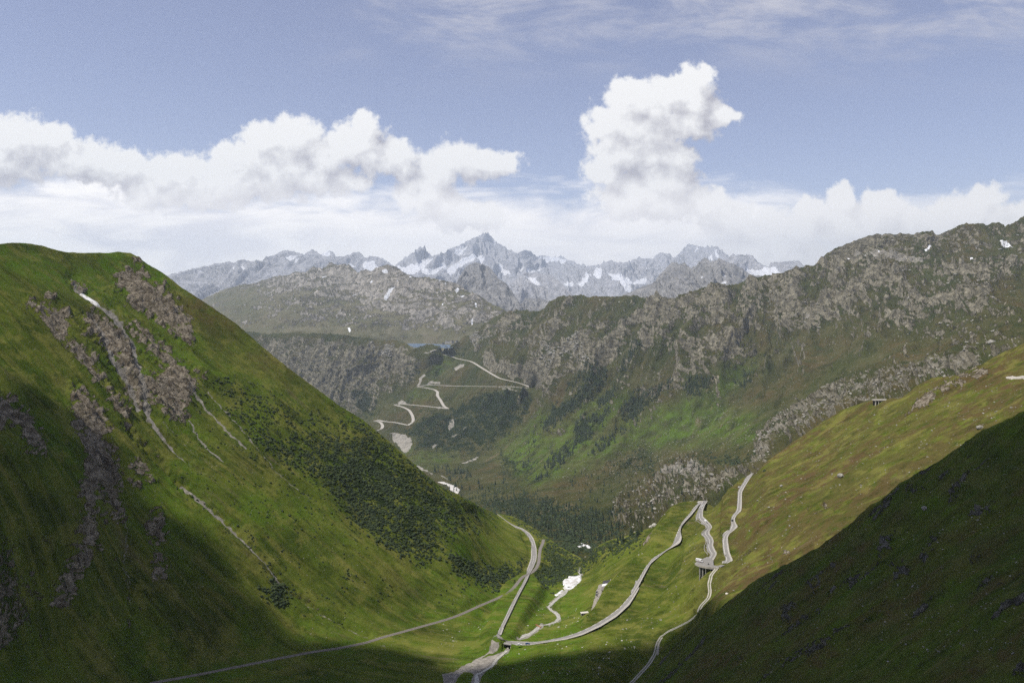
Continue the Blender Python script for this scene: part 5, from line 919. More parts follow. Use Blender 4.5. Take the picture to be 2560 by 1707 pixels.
for i in range(5): MB().box((-0.05, 2.5 + i * (hl - 5) / 4, 1.7), (0.12, 1.4, 1.3 if i != 2 else 2.2)).build('window' if i != 2 else 'door', MA['glass'], hs)
s0 = unproj(np.array([(1453, 1538.0)]), 125.6)[0]
sh_ = empty('shed', tuple(s0), 0.12, label='small pale flat roofed shed standing alone in the meadow below the station', cat='shed')
MB().box((3.8, 1.8, 1.0), (7.4, 3.6, 2.4)).build('wall', MA['concrete'], sh_); MB().prism([(-0.3, 2.1), (8.0, 2.5), (8.0, 2.75), (-0.3, 2.35)], -0.3, 4.0).build('roof', MA['render'], sh_); MB().box((1.6, -0.03, 1.0), (1.2, 0.1, 1.7)).build('door', MA['dark'], sh_)
hlabels = ['long pale hospice block beside the blue lake on the pass', 'small dark roofed house left of the hospice near the lake', 'white gabled guesthouse on the lake shore at the pass', 'low grey house at the right end of the pass hamlet']
for i, (px, py, w, d_, h) in enumerate([(1119, 857, 34, 14, 10), (1108, 861, 16, 12, 8), (1131, 856.5, 20, 12, 11), (1142, 855.5, 18, 12, 8)]):
    p = unproj(np.array([(px, py)]), 168)[0]; e = empty('house', tuple(p), 0.2 * i, label=hlabels[i], cat='house', group='houses of the hamlet on the pass')
    MB().box((0, 0, h / 2 - 2), (w, d_, h + 4)).build('wall', MA['render'] if i % 2 == 0 else MA['concrete'], e); MB().prism([(-w / 2 - .5, h), (0, h + 4), (w / 2 + .5, h)], -d_ / 2 - .5, d_ / 2 + .5).build('roof', MA['slate'] if i else MA['grey'], e)

# ------------------------------------------------------------------ lake, stream, snow
lk = unproj(np.array([(1014, 858.5), (1040, 858.5), (1060, 859), (1085, 859.5), (1100, 860.5), (1125, 861.5), (1134, 864), (1132, 869), (1115, 870), (1095, 868), (1070, 866.5), (1050, 869), (1034, 868)]), 160.5)
tagobj(poly_slab(lk, 1.0, 'lake', MA['lake']), kind='structure')
def stream(name, pts, ref, zt, n, lift=0.15):
    C = smooth_line(resample([(p[0], p[1]) for p in Zs(ref, pts)], n), 1); u = np.linspace(0, 1, n)
    Wp = np.interp(C[:, 1], sorted(zt_w[name].keys()), [zt_w[name][k] for k in sorted(zt_w[name])]) if False else np.interp(u, np.linspace(0, 1, len(pts)), [p[2] for p in pts])
    z = zy(zt, C[:, 1]); P = unproj(C, z); w = Wp / REF[ref][2] * P[:, 1] / F * (1 + 0.35 * perlin(u * 22, u * 0, 3)); L, R = ribbon_edges(P, w)
    v, f = slab(L, R, 1.5, lift); return tagobj(mesh_np(name, v, f, MA['water']), kind='structure')
STREAMS = [([(1174, 608, 10), (1168, 640, 12), (1186, 662, 18)], 20), ([(1070, 780, 34), (1040, 815, 38), (970, 875, 26), (908, 932, 26), (935, 958, 22), (985, 990, 32), (1000, 1025, 36), (970, 1055, 26), (900, 1077, 18), (835, 1086, 20), (815, 1112, 34), (760, 1152, 30), (700, 1175, 46), (642, 1204, 26), (600, 1218, 20)], 140)]
zst = [(1420, 90), (1450, 96), (1490, 102), (1530, 108), (1560, 112.4), (1600, 119.5)]
for p, n in STREAMS: stream('stream', p, 'G', zst, n)
stream('stream', [(573, 1268, 14), (560, 1300, 26), (505, 1345, 26), (465, 1385, 24), (440, 1425, 22), (350, 1480, 22), (305, 1500, 24), (310, 1560, 40), (290, 1620, 50)], 'G', [(1610, 125.6), (1640, 126.6), (1700, 129.5), (1740, 132)], 60, 0.4)
def drape(sheet, poly, lift, name, m, step=1.0, thick=True):
    xs = np.arange(min(p[0] for p in poly) - 2, max(p[0] for p in poly) + 2, step); ys = np.arange(min(p[1] for p in poly) - 2, max(p[1] for p in poly) + 2, step)
    X, Y = np.meshgrid(xs, ys); j = 1.2 * fbm(X / 7, Y / 7, 3, .6, 95); ins = inpoly(X + j, Y + j, poly); d, _ = segdist(X, Y, list(poly) + [poly[0]])
    d = np.where(ins, d, -0.4); V = np.zeros(X.shape + (3,))
    c = np.clip((X - sheet.px[0]) / (sheet.px[1] - sheet.px[0]), 0, len(sheet.px) - 2); c0 = c.astype(int); fc = c - c0
    tp = sheet.PY[0]; bt = sheet.PY[-1]; nrow = len(sheet.PY)
    def look(ci):
        r = np.clip((Y - tp[ci]) / (bt[ci] - tp[ci]) * (nrow - 1), 0, nrow - 2); r0 = r.astype(int); fr = (r - r0)[..., None]; return sheet.P[r0, ci] * (1 - fr) + sheet.P[r0 + 1, ci] * fr
    V = look(c0) * (1 - fc[..., None]) + look(c0 + 1) * fc[..., None]; V[..., 2] += np.clip(d, -0.4, 3) * lift / 3 + 0.15
    f = gridfaces(*X.shape); keep = (d > -0.3).ravel()[f].any(1); f = f[keep]; used, inv = np.unique(f, return_inverse=True)
    return mesh_np(name, V.reshape(-1, 3)[used], inv.reshape(f.shape), m, smooth=True)
tagobj(drape(N, Zs('I', [(885, 600), (912, 584), (985, 572), (1012, 600), (975, 625), (938, 650), (915, 630)]), 0.6, 'road_bend', MA['verge']), kind='structure')
tagobj(drape(N, [(2512, 938.5), (2530, 937.5), (2560, 939), (2640, 946), (2720, 953), (2720, 962), (2640, 954), (2560, 947), (2530, 944), (2514, 942)], 0.8, 'road', MA['verge']), kind='structure')
for poly, lab in ((Zs('G', [(1070, 668), (1100, 674), (1130, 672), (1160, 674), (1184, 668), (1188, 690), (1182, 710), (1150, 735), (1120, 765), (1085, 783), (1045, 785), (1038, 770), (1048, 755), (1030, 742), (1030, 720), (1046, 700), (1080, 690), (1078, 680)]), 'largest snow patch filling the stream gully beside dark alder scrub'),
                  (Zs('G', [(962, 825), (985, 818), (1008, 800), (1025, 786), (1036, 792), (1020, 815), (1000, 825), (985, 840), (968, 835)]), 'small snow remnant on the stream just below the largest snow patch'),
                  (Zs('A', [(466, 390), (492, 391), (520, 415), (560, 445), (579, 470), (562, 470), (530, 448), (505, 425)]), 'narrow snow strip high on the left green mountain below a scree hollow')):
    tagobj(drape(N, poly, 1.2, 'snow_patch', MA['snow']), lab, 'snow patch')
for poly, lab in ((Zs('G', [(1085, 408), (1130, 402), (1195, 404), (1180, 388), (1215, 398), (1245, 402), (1280, 425), (1262, 430), (1225, 418), (1190, 414), (1110, 418)]), 'forked snow patch in the ravine just in front of the conifer forest'),
                  (Zs('J', [(718, 1438), (780, 1436), (830, 1458), (880, 1470), (938, 1508), (905, 1543), (870, 1525), (838, 1505), (845, 1490), (800, 1462), (750, 1448)]), 'pale gravel bar of the river on the valley floor beside the left slope')):
    tagobj(drape(M, poly, 2.0, 'snow_patch' if 'snow' in lab else 'gravel_bar', MA['snow'] if 'snow' in lab else mat('pale_gravel', (0.62, 0.60, 0.56), 1, 0.3, 0.1)), lab, 'snow patch' if 'snow' in lab else 'gravel bar')
# ------------------------------------------------------------------ scattering helpers
_cv = np.array([(q[0], q[1], q[3]) for q in CARVE + [(deck[:, 0].mean(), deck[:, 1].mean(), 0, 12)]])
def clear_of_roads(P, gap):
    return np.array([(np.hypot(_cv[:, 0] - a, _cv[:, 1] - b) - _cv[:, 2]).min() > gap for a, b in P[:, :2]], bool)
def pick(sheet, polys, n, seed, extra=None, edge=3.0):
    """random spots on a sheet inside photo polygons -> (k,3) feet and their photo pixels"""
    r = np.random.default_rng(seed); out = []; tries = 0
    ar = [abs(sum(p[i][0] * p[(i + 1) % len(p)][1] - p[(i + 1) % len(p)][0] * p[i][1] for i in range(len(p)))) for p in polys]
    for p, a in zip(polys, ar):
        k = int(n * a / sum(ar)) + 1; xs = [q[0] for q in p]; ys = [q[1] for q in p]; got = 0
        while got < k and tries < 400:
            tries += 1; x = r.uniform(min(xs) - 15, max(xs) + 15, k * 3); y = r.uniform(min(ys) - 15, max(ys) + 15, k * 3)
            m = inpoly(x + 16 * fbm(x / 22, y / 22, 3, .6, 2) + edge * r.normal(size=x.shape), y + 16 * fbm(x / 22, y / 22, 3, .6, 6) + edge * r.normal(size=x.shape), p) & (y > np.interp(x, sheet.px, sheet.PY[0]) + 3)
            if extra is not None: m &= extra(x, y, r)
            x = x[m][:k - got]; y = y[m][:k - got]; got += len(x); out.append(np.stack([x, y], 1))
    Q = np.concatenate(out); P = sheet.surf(Q[:, 0], Q[:, 1]).copy()
    if sheet is N: k_ = clear_of_roads(P, 3.2); P, Q = P[k_], Q[k_]
    return P, Q
def many(name, V, Fc, feet, scale, rot, m, sq=None, kind='stuff', label=None, cat=None, jitter=0.0, seed=1):
    V = np.asarray(V, float); Fc = np.asarray(Fc); k = len(feet); c, s = np.cos(rot)[:, None], np.sin(rot)[:, None]
    sc = scale[:, None] * np.ones(3) if scale.ndim == 1 else scale
    r = np.random.default_rng(seed); J = 1 + jitter * r.normal(size=(k, len(V), 1)) if jitter else 1
    W_ = V[None] * J * sc[:, None, :]; x = W_[..., 0] * c - W_[..., 1] * s; y = W_[..., 0] * s + W_[..., 1] * c
    A = np.stack([x + feet[:, 0:1], y + feet[:, 1:2], W_[..., 2] + feet[:, 2:3]], -1).reshape(-1, 3)
    Fq = (Fc[None] + (np.arange(k) * len(V))[:, None, None]).reshape(-1, Fc.shape[1])
    o = mesh_np(name, A, Fq, m); return tagobj(o, label, cat, kind=kind)
g = (1 + 5 ** 0.5) / 2
ICV = np.array([(-1, g, 0), (1, g, 0), (-1, -g, 0), (1, -g, 0), (0, -1, g), (0, 1, g), (0, -1, -g), (0, 1, -g), (g, 0, -1), (g, 0, 1), (-g, 0, -1), (-g, 0, 1)]) / math.sqrt(1 + g * g)
ICF = np.array([(0, 11, 5), (0, 5, 1), (0, 1, 7), (0, 7, 10), (0, 10, 11), (1, 5, 9), (5, 11, 4), (11, 10, 2), (10, 7, 6), (7, 1, 8), (3, 9, 4), (3, 4, 2), (3, 2, 6), (3, 6, 8), (3, 8, 9), (4, 9, 5), (2, 4, 11), (6, 2, 10), (8, 6, 7), (9, 8, 1)])
# conifer crowns: uneven whorls of drooping bough fans
def crown(seed, tiers=9, per=9):
    r = np.random.default_rng(seed); V = []; Fc = []
    for t_ in range(tiers):
        u = t_ / tiers; z0 = 0.10 + 0.86 * u; R = 0.24 * (1 - u) ** 0.85 + 0.015
        for k in range(per):
            a = 2 * math.pi * (k + r.uniform(-.35, .35) + 0.5 * (t_ % 2)) / per; rr = R * r.uniform(0.6, 1.15); w = 0.42 * rr + 0.015; dz = -0.05 - 0.30 * rr; n = len(V)
            ca, sa = math.cos(a), math.sin(a)
            V += [(0, 0, z0 + 0.075), (ca * rr * .55 - sa * w, sa * rr * .55 + ca * w, z0 + dz * .5), (ca * rr, sa * rr, z0 + dz), (ca * rr * .55 + sa * w, sa * rr * .55 - ca * w, z0 + dz * .5), (ca * rr * .4, sa * rr * .4, z0 - 0.045)]
            Fc += [(n, n + 1, n + 2), (n, n + 2, n + 3), (n + 4, n + 2, n + 1), (n + 4, n + 3, n + 2)]
    n = len(V); V += [(0.02, 0, .9), (-.01, .017, .9), (-.01, -.017, .9), (0, 0, 1.04)]; Fc += [(n, n + 1, n + 3), (n + 1, n + 2, n + 3), (n + 2, n, n + 3)]
    return np.array(V), np.array(Fc)
CROWNS = [crown(s) for s in (1, 2, 3)]; SIMPLE = crown(5, 5, 6)
treeK = [(Zs('K', [(-20, 540), (60, 480), (300, 430), (560, 490), (700, 560), (900, 600), (1180, 640), (1210, 760), (1080, 820), (950, 850), (700, 835), (560, 800), (400, 700), (250, 640), (100, 560)]), 560),
         (Zs('F', [(370, 740), (400, 670), (480, 570), (600, 560), (700, 440), (800, 300), (860, 260), (920, 290), (900, 400), (800, 520), (700, 620), (600, 680), (500, 740), (390, 810)]), 230), (Zs('F', [(570, 440), (660, 320), (740, 250), (760, 300), (680, 400), (600, 450)]), 40),
         (Zs('F', [(830, 560), (900, 500), (1000, 440), (1020, 500), (940, 600), (840, 620)]), 60), (Zs('F', [(1040, 690), (1150, 500), (1300, 480), (1460, 400), (1480, 420), (1300, 580), (1160, 720), (1060, 730)]), 130), (Zs('F', [(650, 780), (700, 730), (850, 690), (950, 640), (900, 720), (800, 820), (700, 920), (620, 940)]), 110),
         (Zs('F', [(400, 1100), (420, 1030), (540, 930), (600, 890), (610, 970), (520, 1060), (460, 1110)]), 75), (Zs('F', [(270, 1200), (400, 1110), (400, 1150), (290, 1210)]), 18), (Zs('F', [(750, 1000), (820, 930), (960, 800), (980, 840), (900, 920), (780, 990)]), 34), (Zs('F', [(1000, 820), (1050, 780), (1040, 830)]), 6),
         (Zs('F', [(1550, 440), (1640, 370), (1800, 330), (1790, 400), (1700, 480), (1580, 500)]), 50), (Zs('F', [(1970, 360), (2100, 280), (2150, 320), (2060, 440), (1990, 460)]), 26), (Zs('F', [(1020, 330), (1080, 200), (1200, 100), (1220, 160), (1120, 260), (1040, 340)]), 50), (Zs('F', [(0, 930), (300, 1000), (280, 1180), (0, 1180)]), 20), (Zs('F', [(240, 910), (310, 850), (320, 870), (260, 910)]), 7),
         (Zs('J', [(640, 1270), (900, 1290), (1080, 1360), (1050, 1420), (850, 1420), (700, 1350)]), 60), (Zs('J', [(700, 1500), (1300, 1450), (1500, 1540), (1400, 1640), (900, 1600)]), 90), (Zs('J', [(1100, 800), (1180, 620), (1400, 640), (1580, 640), (1560, 820), (1250, 960), (1150, 950)]), 110), (Zs('J', [(460, 950), (800, 800), (1000, 900), (1000, 1060), (700, 1140), (520, 1080)]), 90),
         (Zs('K', [(1060, 260), (1300, 200), (1800, 150), (2250, 90), (2340, 200), (2200, 320), (1960, 400), (1750, 560), (1500, 690), (1250, 760), (1150, 560), (1200, 400)]), 130), (Zs('K', [(760, 300), (1100, 300), (1150, 560), (900, 560), (760, 450)]), 50), (Zs('H', [(-60, 640), (120, 570), (200, 560), (140, 640), (0, 700)]), 8)]
allT = []; allQ = []
for i, (poly, k) in enumerate(treeK):
    if 1 <= i <= 12: k = int(k * 1.7)
    sheet = M if i != len(treeK) - 1 else N; P, Q = pick(sheet, [poly], k, 100 + i); allT.append(P); allQ.append(Q)
T = np.concatenate(allT); Q = np.concatenate(allQ); r = np.random.default_rng(3)
Hh = r.uniform(7.5, 15, len(T)) * np.where(T[:, 1] > 2600, 1.45, 1.0); pxh = Hh / T[:, 1]; order = np.argsort(-pxh); big = order[:300]; rest = order[300:]
cm3 = []
for ci, (v, f) in enumerate(CROWNS):
    me_o = mesh_np('crown', v, f, MA['needle']); tm_ = MB().cyl((0, 0, -0.06), (0, 0, 0.9), 0.022, 0.004, 6); tr = tm_.build('trunk', MA['bark']); cm3.append((me_o, tr))
first = {}
for j, i in enumerate(big):
    ci = j % 3; x, y, z = T[i]; e = bpy.data.objects.new('conifer_tree', None); COL.objects.link(e); e.location = (x, y, z); h = float(Hh[i]); e.scale = (h * 1.1, h * 1.1, h); e.rotation_euler = (0, 0, float(r.uniform(0, 6)))
    qx, qy = Q[i]
    if T[i][1] < 1450: lab = 'dark conifer standing on the rim of the near right slope above the ravine'
    elif qx > 1545: lab = 'dark conifer growing among the pale broken rock outcrops behind the hairpin road'
    elif qy > 1235: lab = 'dark conifer in the sparse forest on the bench behind the ravine'
    else: lab = 'dark conifer in a steep narrow stand on the green slope across the valley'
    tagobj(e, lab, 'tree', 'conifers: ' + lab.split(' ', 2)[2][:40])
    if ci not in first:
        first[ci] = True
        for o in cm3[ci]: o.parent = e
    else:
        for o in cm3[ci]: c = o.copy(); COL.objects.link(c); c.parent = e
many('forest', SIMPLE[0], SIMPLE[1], T[rest], np.stack([Hh[rest] * 1.15, Hh[rest] * 1.15, Hh[rest]], 1), r.uniform(0, 6, len(rest)), MA['needle'])
# alder scrub on the near slopes
def grow(sheet, polys, n, seed, size, name='scrub', m=None, dens=0.0):
    ex = (lambda x, y, rr: fbm((x * .6 - y * .8) / 15, (x * .8 + y * .6) / 50, 4, .6, seed) + 0.45 * fbm(x / 90, y / 60, 3, .5, seed + 1) > rr.uniform(-0.35, 0.3, x.shape) * 0.8 + dens)
    P, Q = pick(sheet, polys, n, seed, ex, 9.0); rr = np.random.default_rng(seed); s = (size[0] + (size[1] - size[0]) * rr.uniform(0, 1, len(P)) ** 2.2) * (1 + .0 * P[:, 1])
    sc = np.stack([s * rr.uniform(.8, 1.4, len(P)), s * rr.uniform(.8, 1.4, len(P)), s * rr.uniform(.55, .95, len(P))], 1); P[:, 2] += s * 0.15
    return many(name, ICV, ICF, P, sc, rr.uniform(0, 6, len(P)), m or MA['scrub'], jitter=0.16, seed=seed)
grow(N, [shrubN[0]], 1500, 201, (0.7, 1.9), dens=0.05); grow(N, shrubN[1:3], 5200, 202, (0.7, 2.1), dens=-0.22); grow(N, shrubN[3:], 3600, 203, (0.6, 2.0), dens=-0.15)
grow(N, [Zs('A', [(900, 900), (1500, 900), (2000, 1200), (2300, 1560), (1500, 1560), (1000, 1200)]), Zs('B', [(900, 200), (1900, 200), (2300, 900), (2100, 1080), (1700, 1000), (1200, 500)]), Zs('G', [(0, 560), (500, 560), (700, 700), (400, 860), (0, 1000)])], 900, 204, (0.5, 1.4), dens=0.1)
grow(M, [p for p, k in shrubM[:3] + shrubM[6:10]], 4200, 205, (1.8, 4.6), dens=-0.1); grow(M, [p for p, k in shrubM[10:]], 700, 206, (2.0, 5.0))
# loose rocks
talus_rock = mat('talus_block', (0.34, 0.325, 0.28), 1, c2=(0.22, 0.21, 0.19), scale=0.2)
def rocks(sheet, polys, n, seed, size, dens=0.0, m=None, flat=0.8):
    ex = (lambda x, y, rr: fbm(x / 40, y / 25, 4, .6, seed) > rr.uniform(-0.3, 0.3, x.shape) + dens)
    P, Q = pick(sheet, polys, n, seed, ex); rr = np.random.default_rng(seed); s = rr.uniform(0, 1, len(P)) ** 3 * (size[1] - size[0]) + size[0]
    sc = np.stack([s * rr.uniform(.7, 1.5, len(P)), s * rr.uniform(.7, 1.3, len(P)), s * rr.uniform(.5, 1.0, len(P)) * flat], 1)
    return many('loose_rocks', ICV, ICF, P, sc, rr.uniform(0, 6, len(P)), m or MA['rockb'], jitter=0.22, seed=seed)
pale_rock = mat('pale_boulder', (0.50, 0.48, 0.43), 1, c2=(0.30, 0.29, 0.26), scale=0.3)
rocks(N, [Zs('H', [(0, 650), (560, 500), (900, 400), (1500, 200), (1568, 650), (900, 1060), (500, 1290), (0, 1400)]), Zs('I', [(700, 700), (2050, 450), (2091, 780), (1200, 1300), (760, 1568), (0, 1568), (0, 1200)])], 800, 301, (0.2, 1.15), dens=0.2, m=talus_rock)
rocks(N, [Zs('G', [(0, 1080), (480, 1060), (430, 1200), (0, 1300)]), Zs('G', [(600, 960), (1250, 900), (1200, 1100), (560, 1200)]), Zs('G', [(700, 1260), (1679, 1100), (1679, 1500), (500, 1500)])], 260, 302, (0.25, 1.0), m=pale_rock)
rocks(Sp, [Zs('M', [(500, 1000), (1200, 500), (2200, 50), (2200, 1500), (100, 1500)])], 800, 303, (0.08, 0.6), dens=0.15)
rocks(N, rockN[:6] + rockN[7:8], 500, 304, (0.3, 1.0))
rocks(M, [rockM[14][0], rockM[8][0], rockM[9][0], rockM[16][0]], 1300, 305, (0.8, 4.2), dens=-0.05, m=talus_rock, flat=1.0)
rocks(M, [Zs('F', [(400, 1200), (900, 900), (1300, 850), (2000, 500), (2150, 880), (1500, 1000), (1000, 1200)]), Zs('K', [(1060, 260), (1130, 180), (1500, 130), (1900, 100), (1800, 210), (1500, 260), (1200, 300)])], 1100, 306, (0.8, 2.4), m=talus_rock)
rocks(M, [rockM[0][0], rockM[1][0]], 600, 307, (2.0, 7.0))
rocks(M, [rockM[5][0], rockM[18][0] if len(rockM) > 18 else rockM[5][0], rockM[19][0] if len(rockM) > 19 else rockM[5][0]], 900, 308, (3.0, 8.0))
# single boulders one can point at
def boulder(sheet, px, py, s, label, group=None, m=None):
    rr = random.Random(int(px * 7 + py)); bm_ = MB(); P = sheet.surf(np.array([px]), np.array([py]))[0]
    V = []; 
    me = bpy.data.meshes.new('boulder'); import bmesh
    b = bmesh.new(); bmesh.ops.create_icosphere(b, subdivisions=3, radius=1.0)
    for v in b.verts:
        c = v.co; k = 1 + 0.28 * perlin(c.x * 1.3 + px, c.y * 1.3 + c.z, 3) + 0.10 * perlin(c.x * 4 + py, c.z * 4 + c.y * 3, 5); k = min(k, 1.08); v.co = Vector((c.x * s * 1.25, c.y * s, c.z * s * 0.85)) * float(k)
    b.to_mesh(me); b.free(); me.materials.append(m or MA['rockb']); o = bpy.data.objects.new('boulder', me); COL.objects.link(o); o.location = (P[0], P[1], P[2] + s * 0.25); o.rotation_euler = (0, 0, rr.uniform(0, 6)); tagobj(o, label, 'boulder', group)
boulder(N, 2112, 1207, 2.6, 'rounded grey boulder, sunlit top and dark right side, alone on right grass slope')
boulder(N, 1960, 1227, 1.7, 'small dark boulder on bright grass right of the uppermost road')
boulder(N, 1912, 1178, 2.0, 'dark boulder just right of where the uppermost road vanishes', m=MA['dark'] if False else MA['scrub'])
boulder(N, 2459, 1084, 2.4, 'dark boulder on the far right grass slope near the shadow edge')
boulder(N, 1637, 1302, 3.6, 'pale lichen covered block at the rim above the ravine', m=pale_rock)
boulder(N, 1628, 1307, 2.8, 'smaller pale block leaning left of the lichen covered one', m=pale_rock)
boulder(N, 1817, 1484, 1.0, 'small white stone beside the farm track in the brown grass', m=MA['render'])
boulder(Sp, 2320, 1440 - 160, 1.4, 'dark boulder on the shaded foreground slope')
# ------------------------------------------------------------------ vehicles and riders
def road_pose(key, px, py, side=0.0):
    L, R = ROADS[key]; u = (CX + F * ((L + R) / 2)[:, 0] / ((L + R) / 2)[:, 1]); v = HY + F * (CZ - L[:, 2]) / ((L + R) / 2)[:, 1]
    i = int(np.argmin((u - px) ** 2 + (v - py) ** 2)); i = min(max(i, 1), len(L) - 2); C = (L + R) / 2; d = C[i + 1] - C[i - 1]
    p = unproj(np.array([(px, py)]), C[i][2])[0]; w = R[i] - L[i]; s = np.clip(np.dot((p - L[i])[:2], w[:2]) / max(np.dot(w[:2], w[:2]), 1e-6), 0.2, 0.8); q = L[i] + w * s
    return (float(q[0]), float(q[1]), float(q[2]) + 0.06), math.atan2(d[1], d[0])
def wheel(p, parent, r=0.33, w=0.24):
    MB().cyl((p[0], p[1] - w / 2, r), (p[0], p[1] + w / 2, r), r, n=14).build('wheel', MA['tyre'], parent)
def car(paint, label, loc, rz, group=None, van=False):
    e = empty('parked_car' if 'parked' in label else 'car', loc, rz, label=label, cat='car', group=group); L_, H_ = (4.9, 1.9) if van else (4.4, 1.45)
    MB().prism([(-L_ / 2, 0.35), (L_ / 2, 0.35), (L_ / 2, 0.68), (L_ / 2 - 0.15, 0.82), (0.95, 0.95), (-L_ / 2 + .1, 0.98), (-L_ / 2, 0.8)], -0.88, 0.88).build('body', MA[paint], e, bevel=0.05)
    MB().prism([(-L_ / 2 + 0.25, 0.96), (1.0, 0.94), (0.35, H_ - 0.06), (-L_ / 2 + 0.65, H_ - 0.06)], -0.78, 0.78).build('windows', MA['glass'], e, bevel=0.04)
    MB().prism([(-L_ / 2 + 0.6, H_ - 0.07), (0.32, H_ - 0.07), (0.2, H_), (-L_ / 2 + 0.75, H_)], -0.72, 0.72).build('roof', MA[paint], e)
    for x in (-1.35, 1.35):
        for y in (-0.8, 0.8): wheel((x, y), e)
    for y in (-0.6, 0.6): MB().box((L_ / 2, y, 0.66), (0.06, 0.34, 0.14)).build('headlight', MA['lamp'], e)
    return e
def camper(label, loc, rz):
    e = empty('motorhome', loc, rz, label=label, cat='motorhome')
    MB().prism([(-3.4, 0.5), (1.9, 0.5), (1.9, 2.2), (2.5, 2.5), (2.3, 3.0), (-3.4, 3.0)], -1.1, 1.1).build('body', MA['whitecar'], e, bevel=0.06)
    MB().prism([(1.9, 0.5), (3.4, 0.5), (3.4, 1.15), (2.75, 1.3), (2.2, 2.15), (1.9, 2.15)], -1.0, 1.0).build('cab', MA['whitecar'], e)
    MB().prism([(2.76, 1.32), (2.78, 1.36), (2.26, 2.12), (2.22, 2.12)], -0.9, 0.9).build('windscreen', MA['glass'], e); MB().box((-0.6, 0, 0.95), (5.4, 2.24, 0.35)).build('stripe', MA['maroon'], e)
    for x in (-2.2, -0.4): MB().box((x, 0, 2.1), (0.9, 2.24, 0.5)).build('window', MA['glass'], e)
    for x in (-2.3, 2.3):
        for y in (-0.95, 0.95): wheel((x, y), e, 0.38)
def tube_mesh(joints, edges, name, m):
    me = bpy.data.meshes.new(name); me.from_pydata([j[:3] for j in joints], edges, []); o = bpy.data.objects.new(name, me); COL.objects.link(o)
    md = o.modifiers.new('skin', 'SKIN'); 
    if not me.skin_vertices: me.attributes
    for i, j in enumerate(joints): me.skin_vertices[0].data[i].radius = (j[3], j[3]); me.skin_vertices[0].data[i].use_root = (i == 0)
    s = o.modifiers.new('sub', 'SUBSURF'); s.levels = 1; s.render_levels = 1; me.materials.append(m); return o
def _skin(me):
    import bmesh
    b = bmesh.new(); b.from_mesh(me); b.verts.layers.skin.verify(); b.to_mesh(me); b.free()
def rider_mesh():
    J = [(-0.15, 0, 0.86, .15), (-0.05, 0, 1.15, .17), (0.05, 0, 1.36, .15), (0.10, 0, 1.50, .065), (0.13, 0, 1.64, .12),
         (0.05, .20, 1.34, .07), (0.25, .30, 1.12, .05), (0.52, .28, 1.02, .04), (0.05, -.20, 1.34, .07), (0.25, -.30, 1.12, .05), (0.52, -.28, 1.02, .04),
         (-0.12, .12, 0.82, .10), (0.28, .22, 0.72, .08), (0.02, .20, 0.36, .055), (0.14, .20, 0.30, .045), (-0.12, -.12, 0.82, .10), (0.28, -.22, 0.72, .08), (0.02, -.20, 0.36, .055), (0.14, -.20, 0.30, .045)]
    Ed = [(0, 1), (1, 2), (2, 3), (3, 4), (2, 5), (5, 6), (6, 7), (2, 8), (8, 9), (9, 10), (0, 11), (11, 12), (12, 13), (13, 14), (0, 15), (15, 16), (16, 17), (17, 18)]
    me = bpy.data.meshes.new('person'); me.from_pydata([j[:3] for j in J], Ed, []); _skin(me)
    for i, j in enumerate(J): me.skin_vertices[0].data[i].radius = (j[3], j[3]); me.skin_vertices[0].data[i].use_root = (i == 0)
    me.materials.append(MA['jacket']); return me
RM = rider_mesh()
def bike(label, rlabel, loc, rz, rider=True, group=None):
    e = empty('motorcycle', loc, rz, label=label, cat='motorcycle', group=group)
    for x in (-0.7, 0.72): MB().cyl((x, -0.07, 0.32), (x, 0.07, 0.32), 0.32, n=14).build('wheel', MA['tyre'], e)
    MB().prism([(-0.35, 0.3), (0.3, 0.28), (0.42, 0.7), (0.3, 0.98), (-0.05, 0.9), (-0.2, 0.78), (-0.4, 0.7)], -0.16, 0.16).build('engine_body', MA['blackcar'], e, bevel=0.03)
    MB().prism([(-0.95, 0.86), (-0.85, 0.72), (0.0, 0.74), (0.0, 0.84)], -0.14, 0.14).build('seat', MA['tyre'], e)
    MB().cyl((0.45, -0.33, 1.04), (0.45, 0.33, 1.04), 0.02).cyl((0.45, 0, 1.0), (0.72, 0, 0.34), 0.04).build('fork', MA['rail'], e); MB().cyl((0.56, 0, 0.86), (0.64, 0, 0.86), 0.1).build('headlight', MA['lamp'], e)
    if rider:
        o = bpy.data.objects.new('person', RM); COL.objects.link(o); o.location = loc; o.rotation_euler = (0, 0, rz); md = o.modifiers.new('skin', 'SKIN'); s = o.modifiers.new('sub', 'SUBSURF'); s.levels = s.render_levels = 1
        tagobj(o, rlabel, 'person', group='riders on the winding roads' if group else None)
def at(z, px, py): return tuple(float(c) for c in unproj(np.array([(px, py)]), z)[0] + np.array([0, 0, .06]))
for key, px, py, paint, lab in (('three', 1849, 1218, 'whitecar', 'white car near the top of the uppermost winding road'), ('three', 1832, 1301, 'blackcar', 'black car in the bend of the uppermost winding road'),
                                ('two', 1754, 1265, 'whitecar', 'white car leaving the upper hairpin on the middle road')):
    loc, rz = road_pose(key, px, py); car(paint, lab, loc, rz)
loc, rz = road_pose('two', 1763, 1306); camper('white motorhome climbing the middle road above the short pillars', loc, rz)
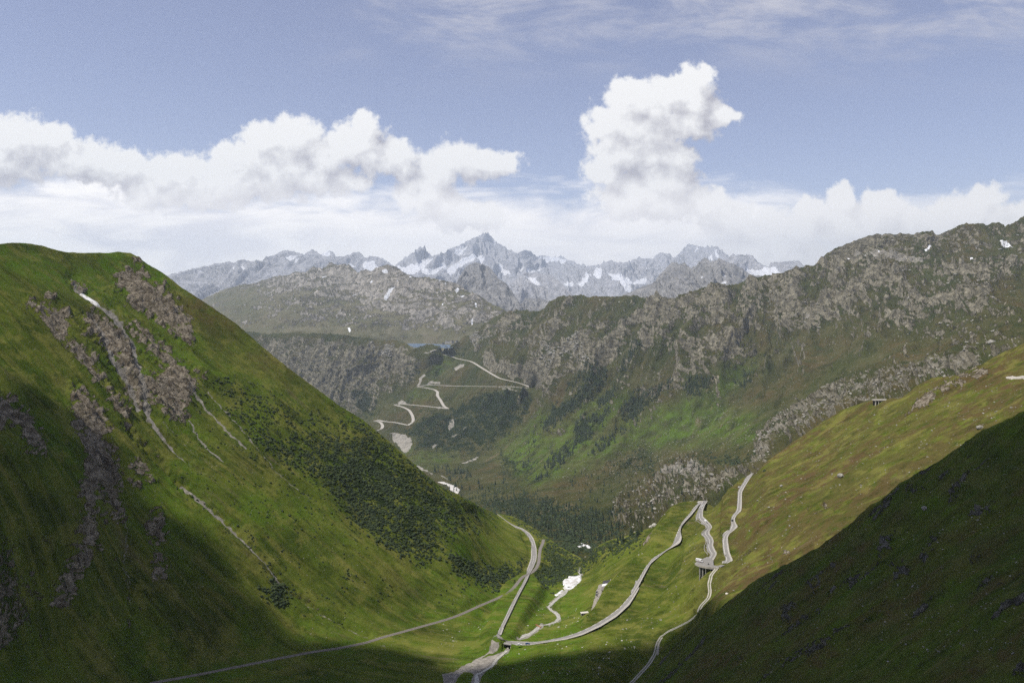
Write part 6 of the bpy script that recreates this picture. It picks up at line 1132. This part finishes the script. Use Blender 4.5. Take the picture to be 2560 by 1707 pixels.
camper('white motorhome parked at the tip of the hairpin platform', at(204.7, 1748.5, 1404), math.radians(-35))
car('blackcar', 'black car parked behind the motorhome on the hairpin platform', at(204.7, 1751, 1400.5), math.radians(60))
car('whitecar', 'white topped car parked on the lay-by right of the stream bridge', at(130.6, 1298.5, 1612), 0.15); car('bluecar', 'blue car parked on the lay-by along the lower road', at(131.3, 1319, 1610), 0.1)
car('blackcar', 'dark car parked nearer the station building on the gravel yard', at(126.6, 1492.5, 1480.5), 1.3); car('blackcar', 'dark car parked at the entrance of the gravel yard', at(126.6, 1491.5, 1487), 1.25)
B = [('causeway', 1248, 1586, 'black motorcycle on the causeway just before the lower hairpin', 'rider in dark leathers on the motorcycle nearing the lower hairpin'), ('one', 1575, 1486, 'black motorcycle alone on the long lower road', 'rider in dark leathers alone on the long lower road'),
     ('two', 1760, 1258, 'black motorcycle in the upper hairpin bend', 'rider in dark leathers in the upper hairpin bend'), ('two', 1750, 1273, 'black motorcycle just below the upper hairpin, ahead of another', 'rider in dark leathers just below the upper hairpin'), ('two', 1748.5, 1279, 'black motorcycle trailing another below the upper hairpin', 'rider in dark leathers trailing another below the upper hairpin'),
     ('two', 1750, 1299, 'black motorcycle on the outer bend beside the short pillars', 'rider in dark leathers on the outer bend beside the short pillars'), ('two', 1768, 1357, 'black motorcycle midway down the middle road', 'rider in dark leathers midway down the middle road'),
     ('three', 1823, 1318, 'black motorcycle at the kink of the uppermost road', 'rider in dark leathers at the kink of the uppermost road'), ('three', 1810, 1391, 'black motorcycle starting up the uppermost road', 'rider in dark leathers starting up the uppermost road')]
for key, px, py, l1, l2 in B:
    loc, rz = road_pose(key, px, py); bike(l1, l2, loc, rz)
bike('black motorcycle crossing the hairpin platform', 'rider in dark leathers crossing the hairpin platform', at(204.7, 1771, 1411), 0.4)
for i in range(3): bike('black motorcycle parked in a row on the outside of the lower hairpin', '', at(129.5, 1230.5 + i * 3, 1602 + i * 0.3), 1.4, False, 'motorcycles parked outside the lower hairpin')
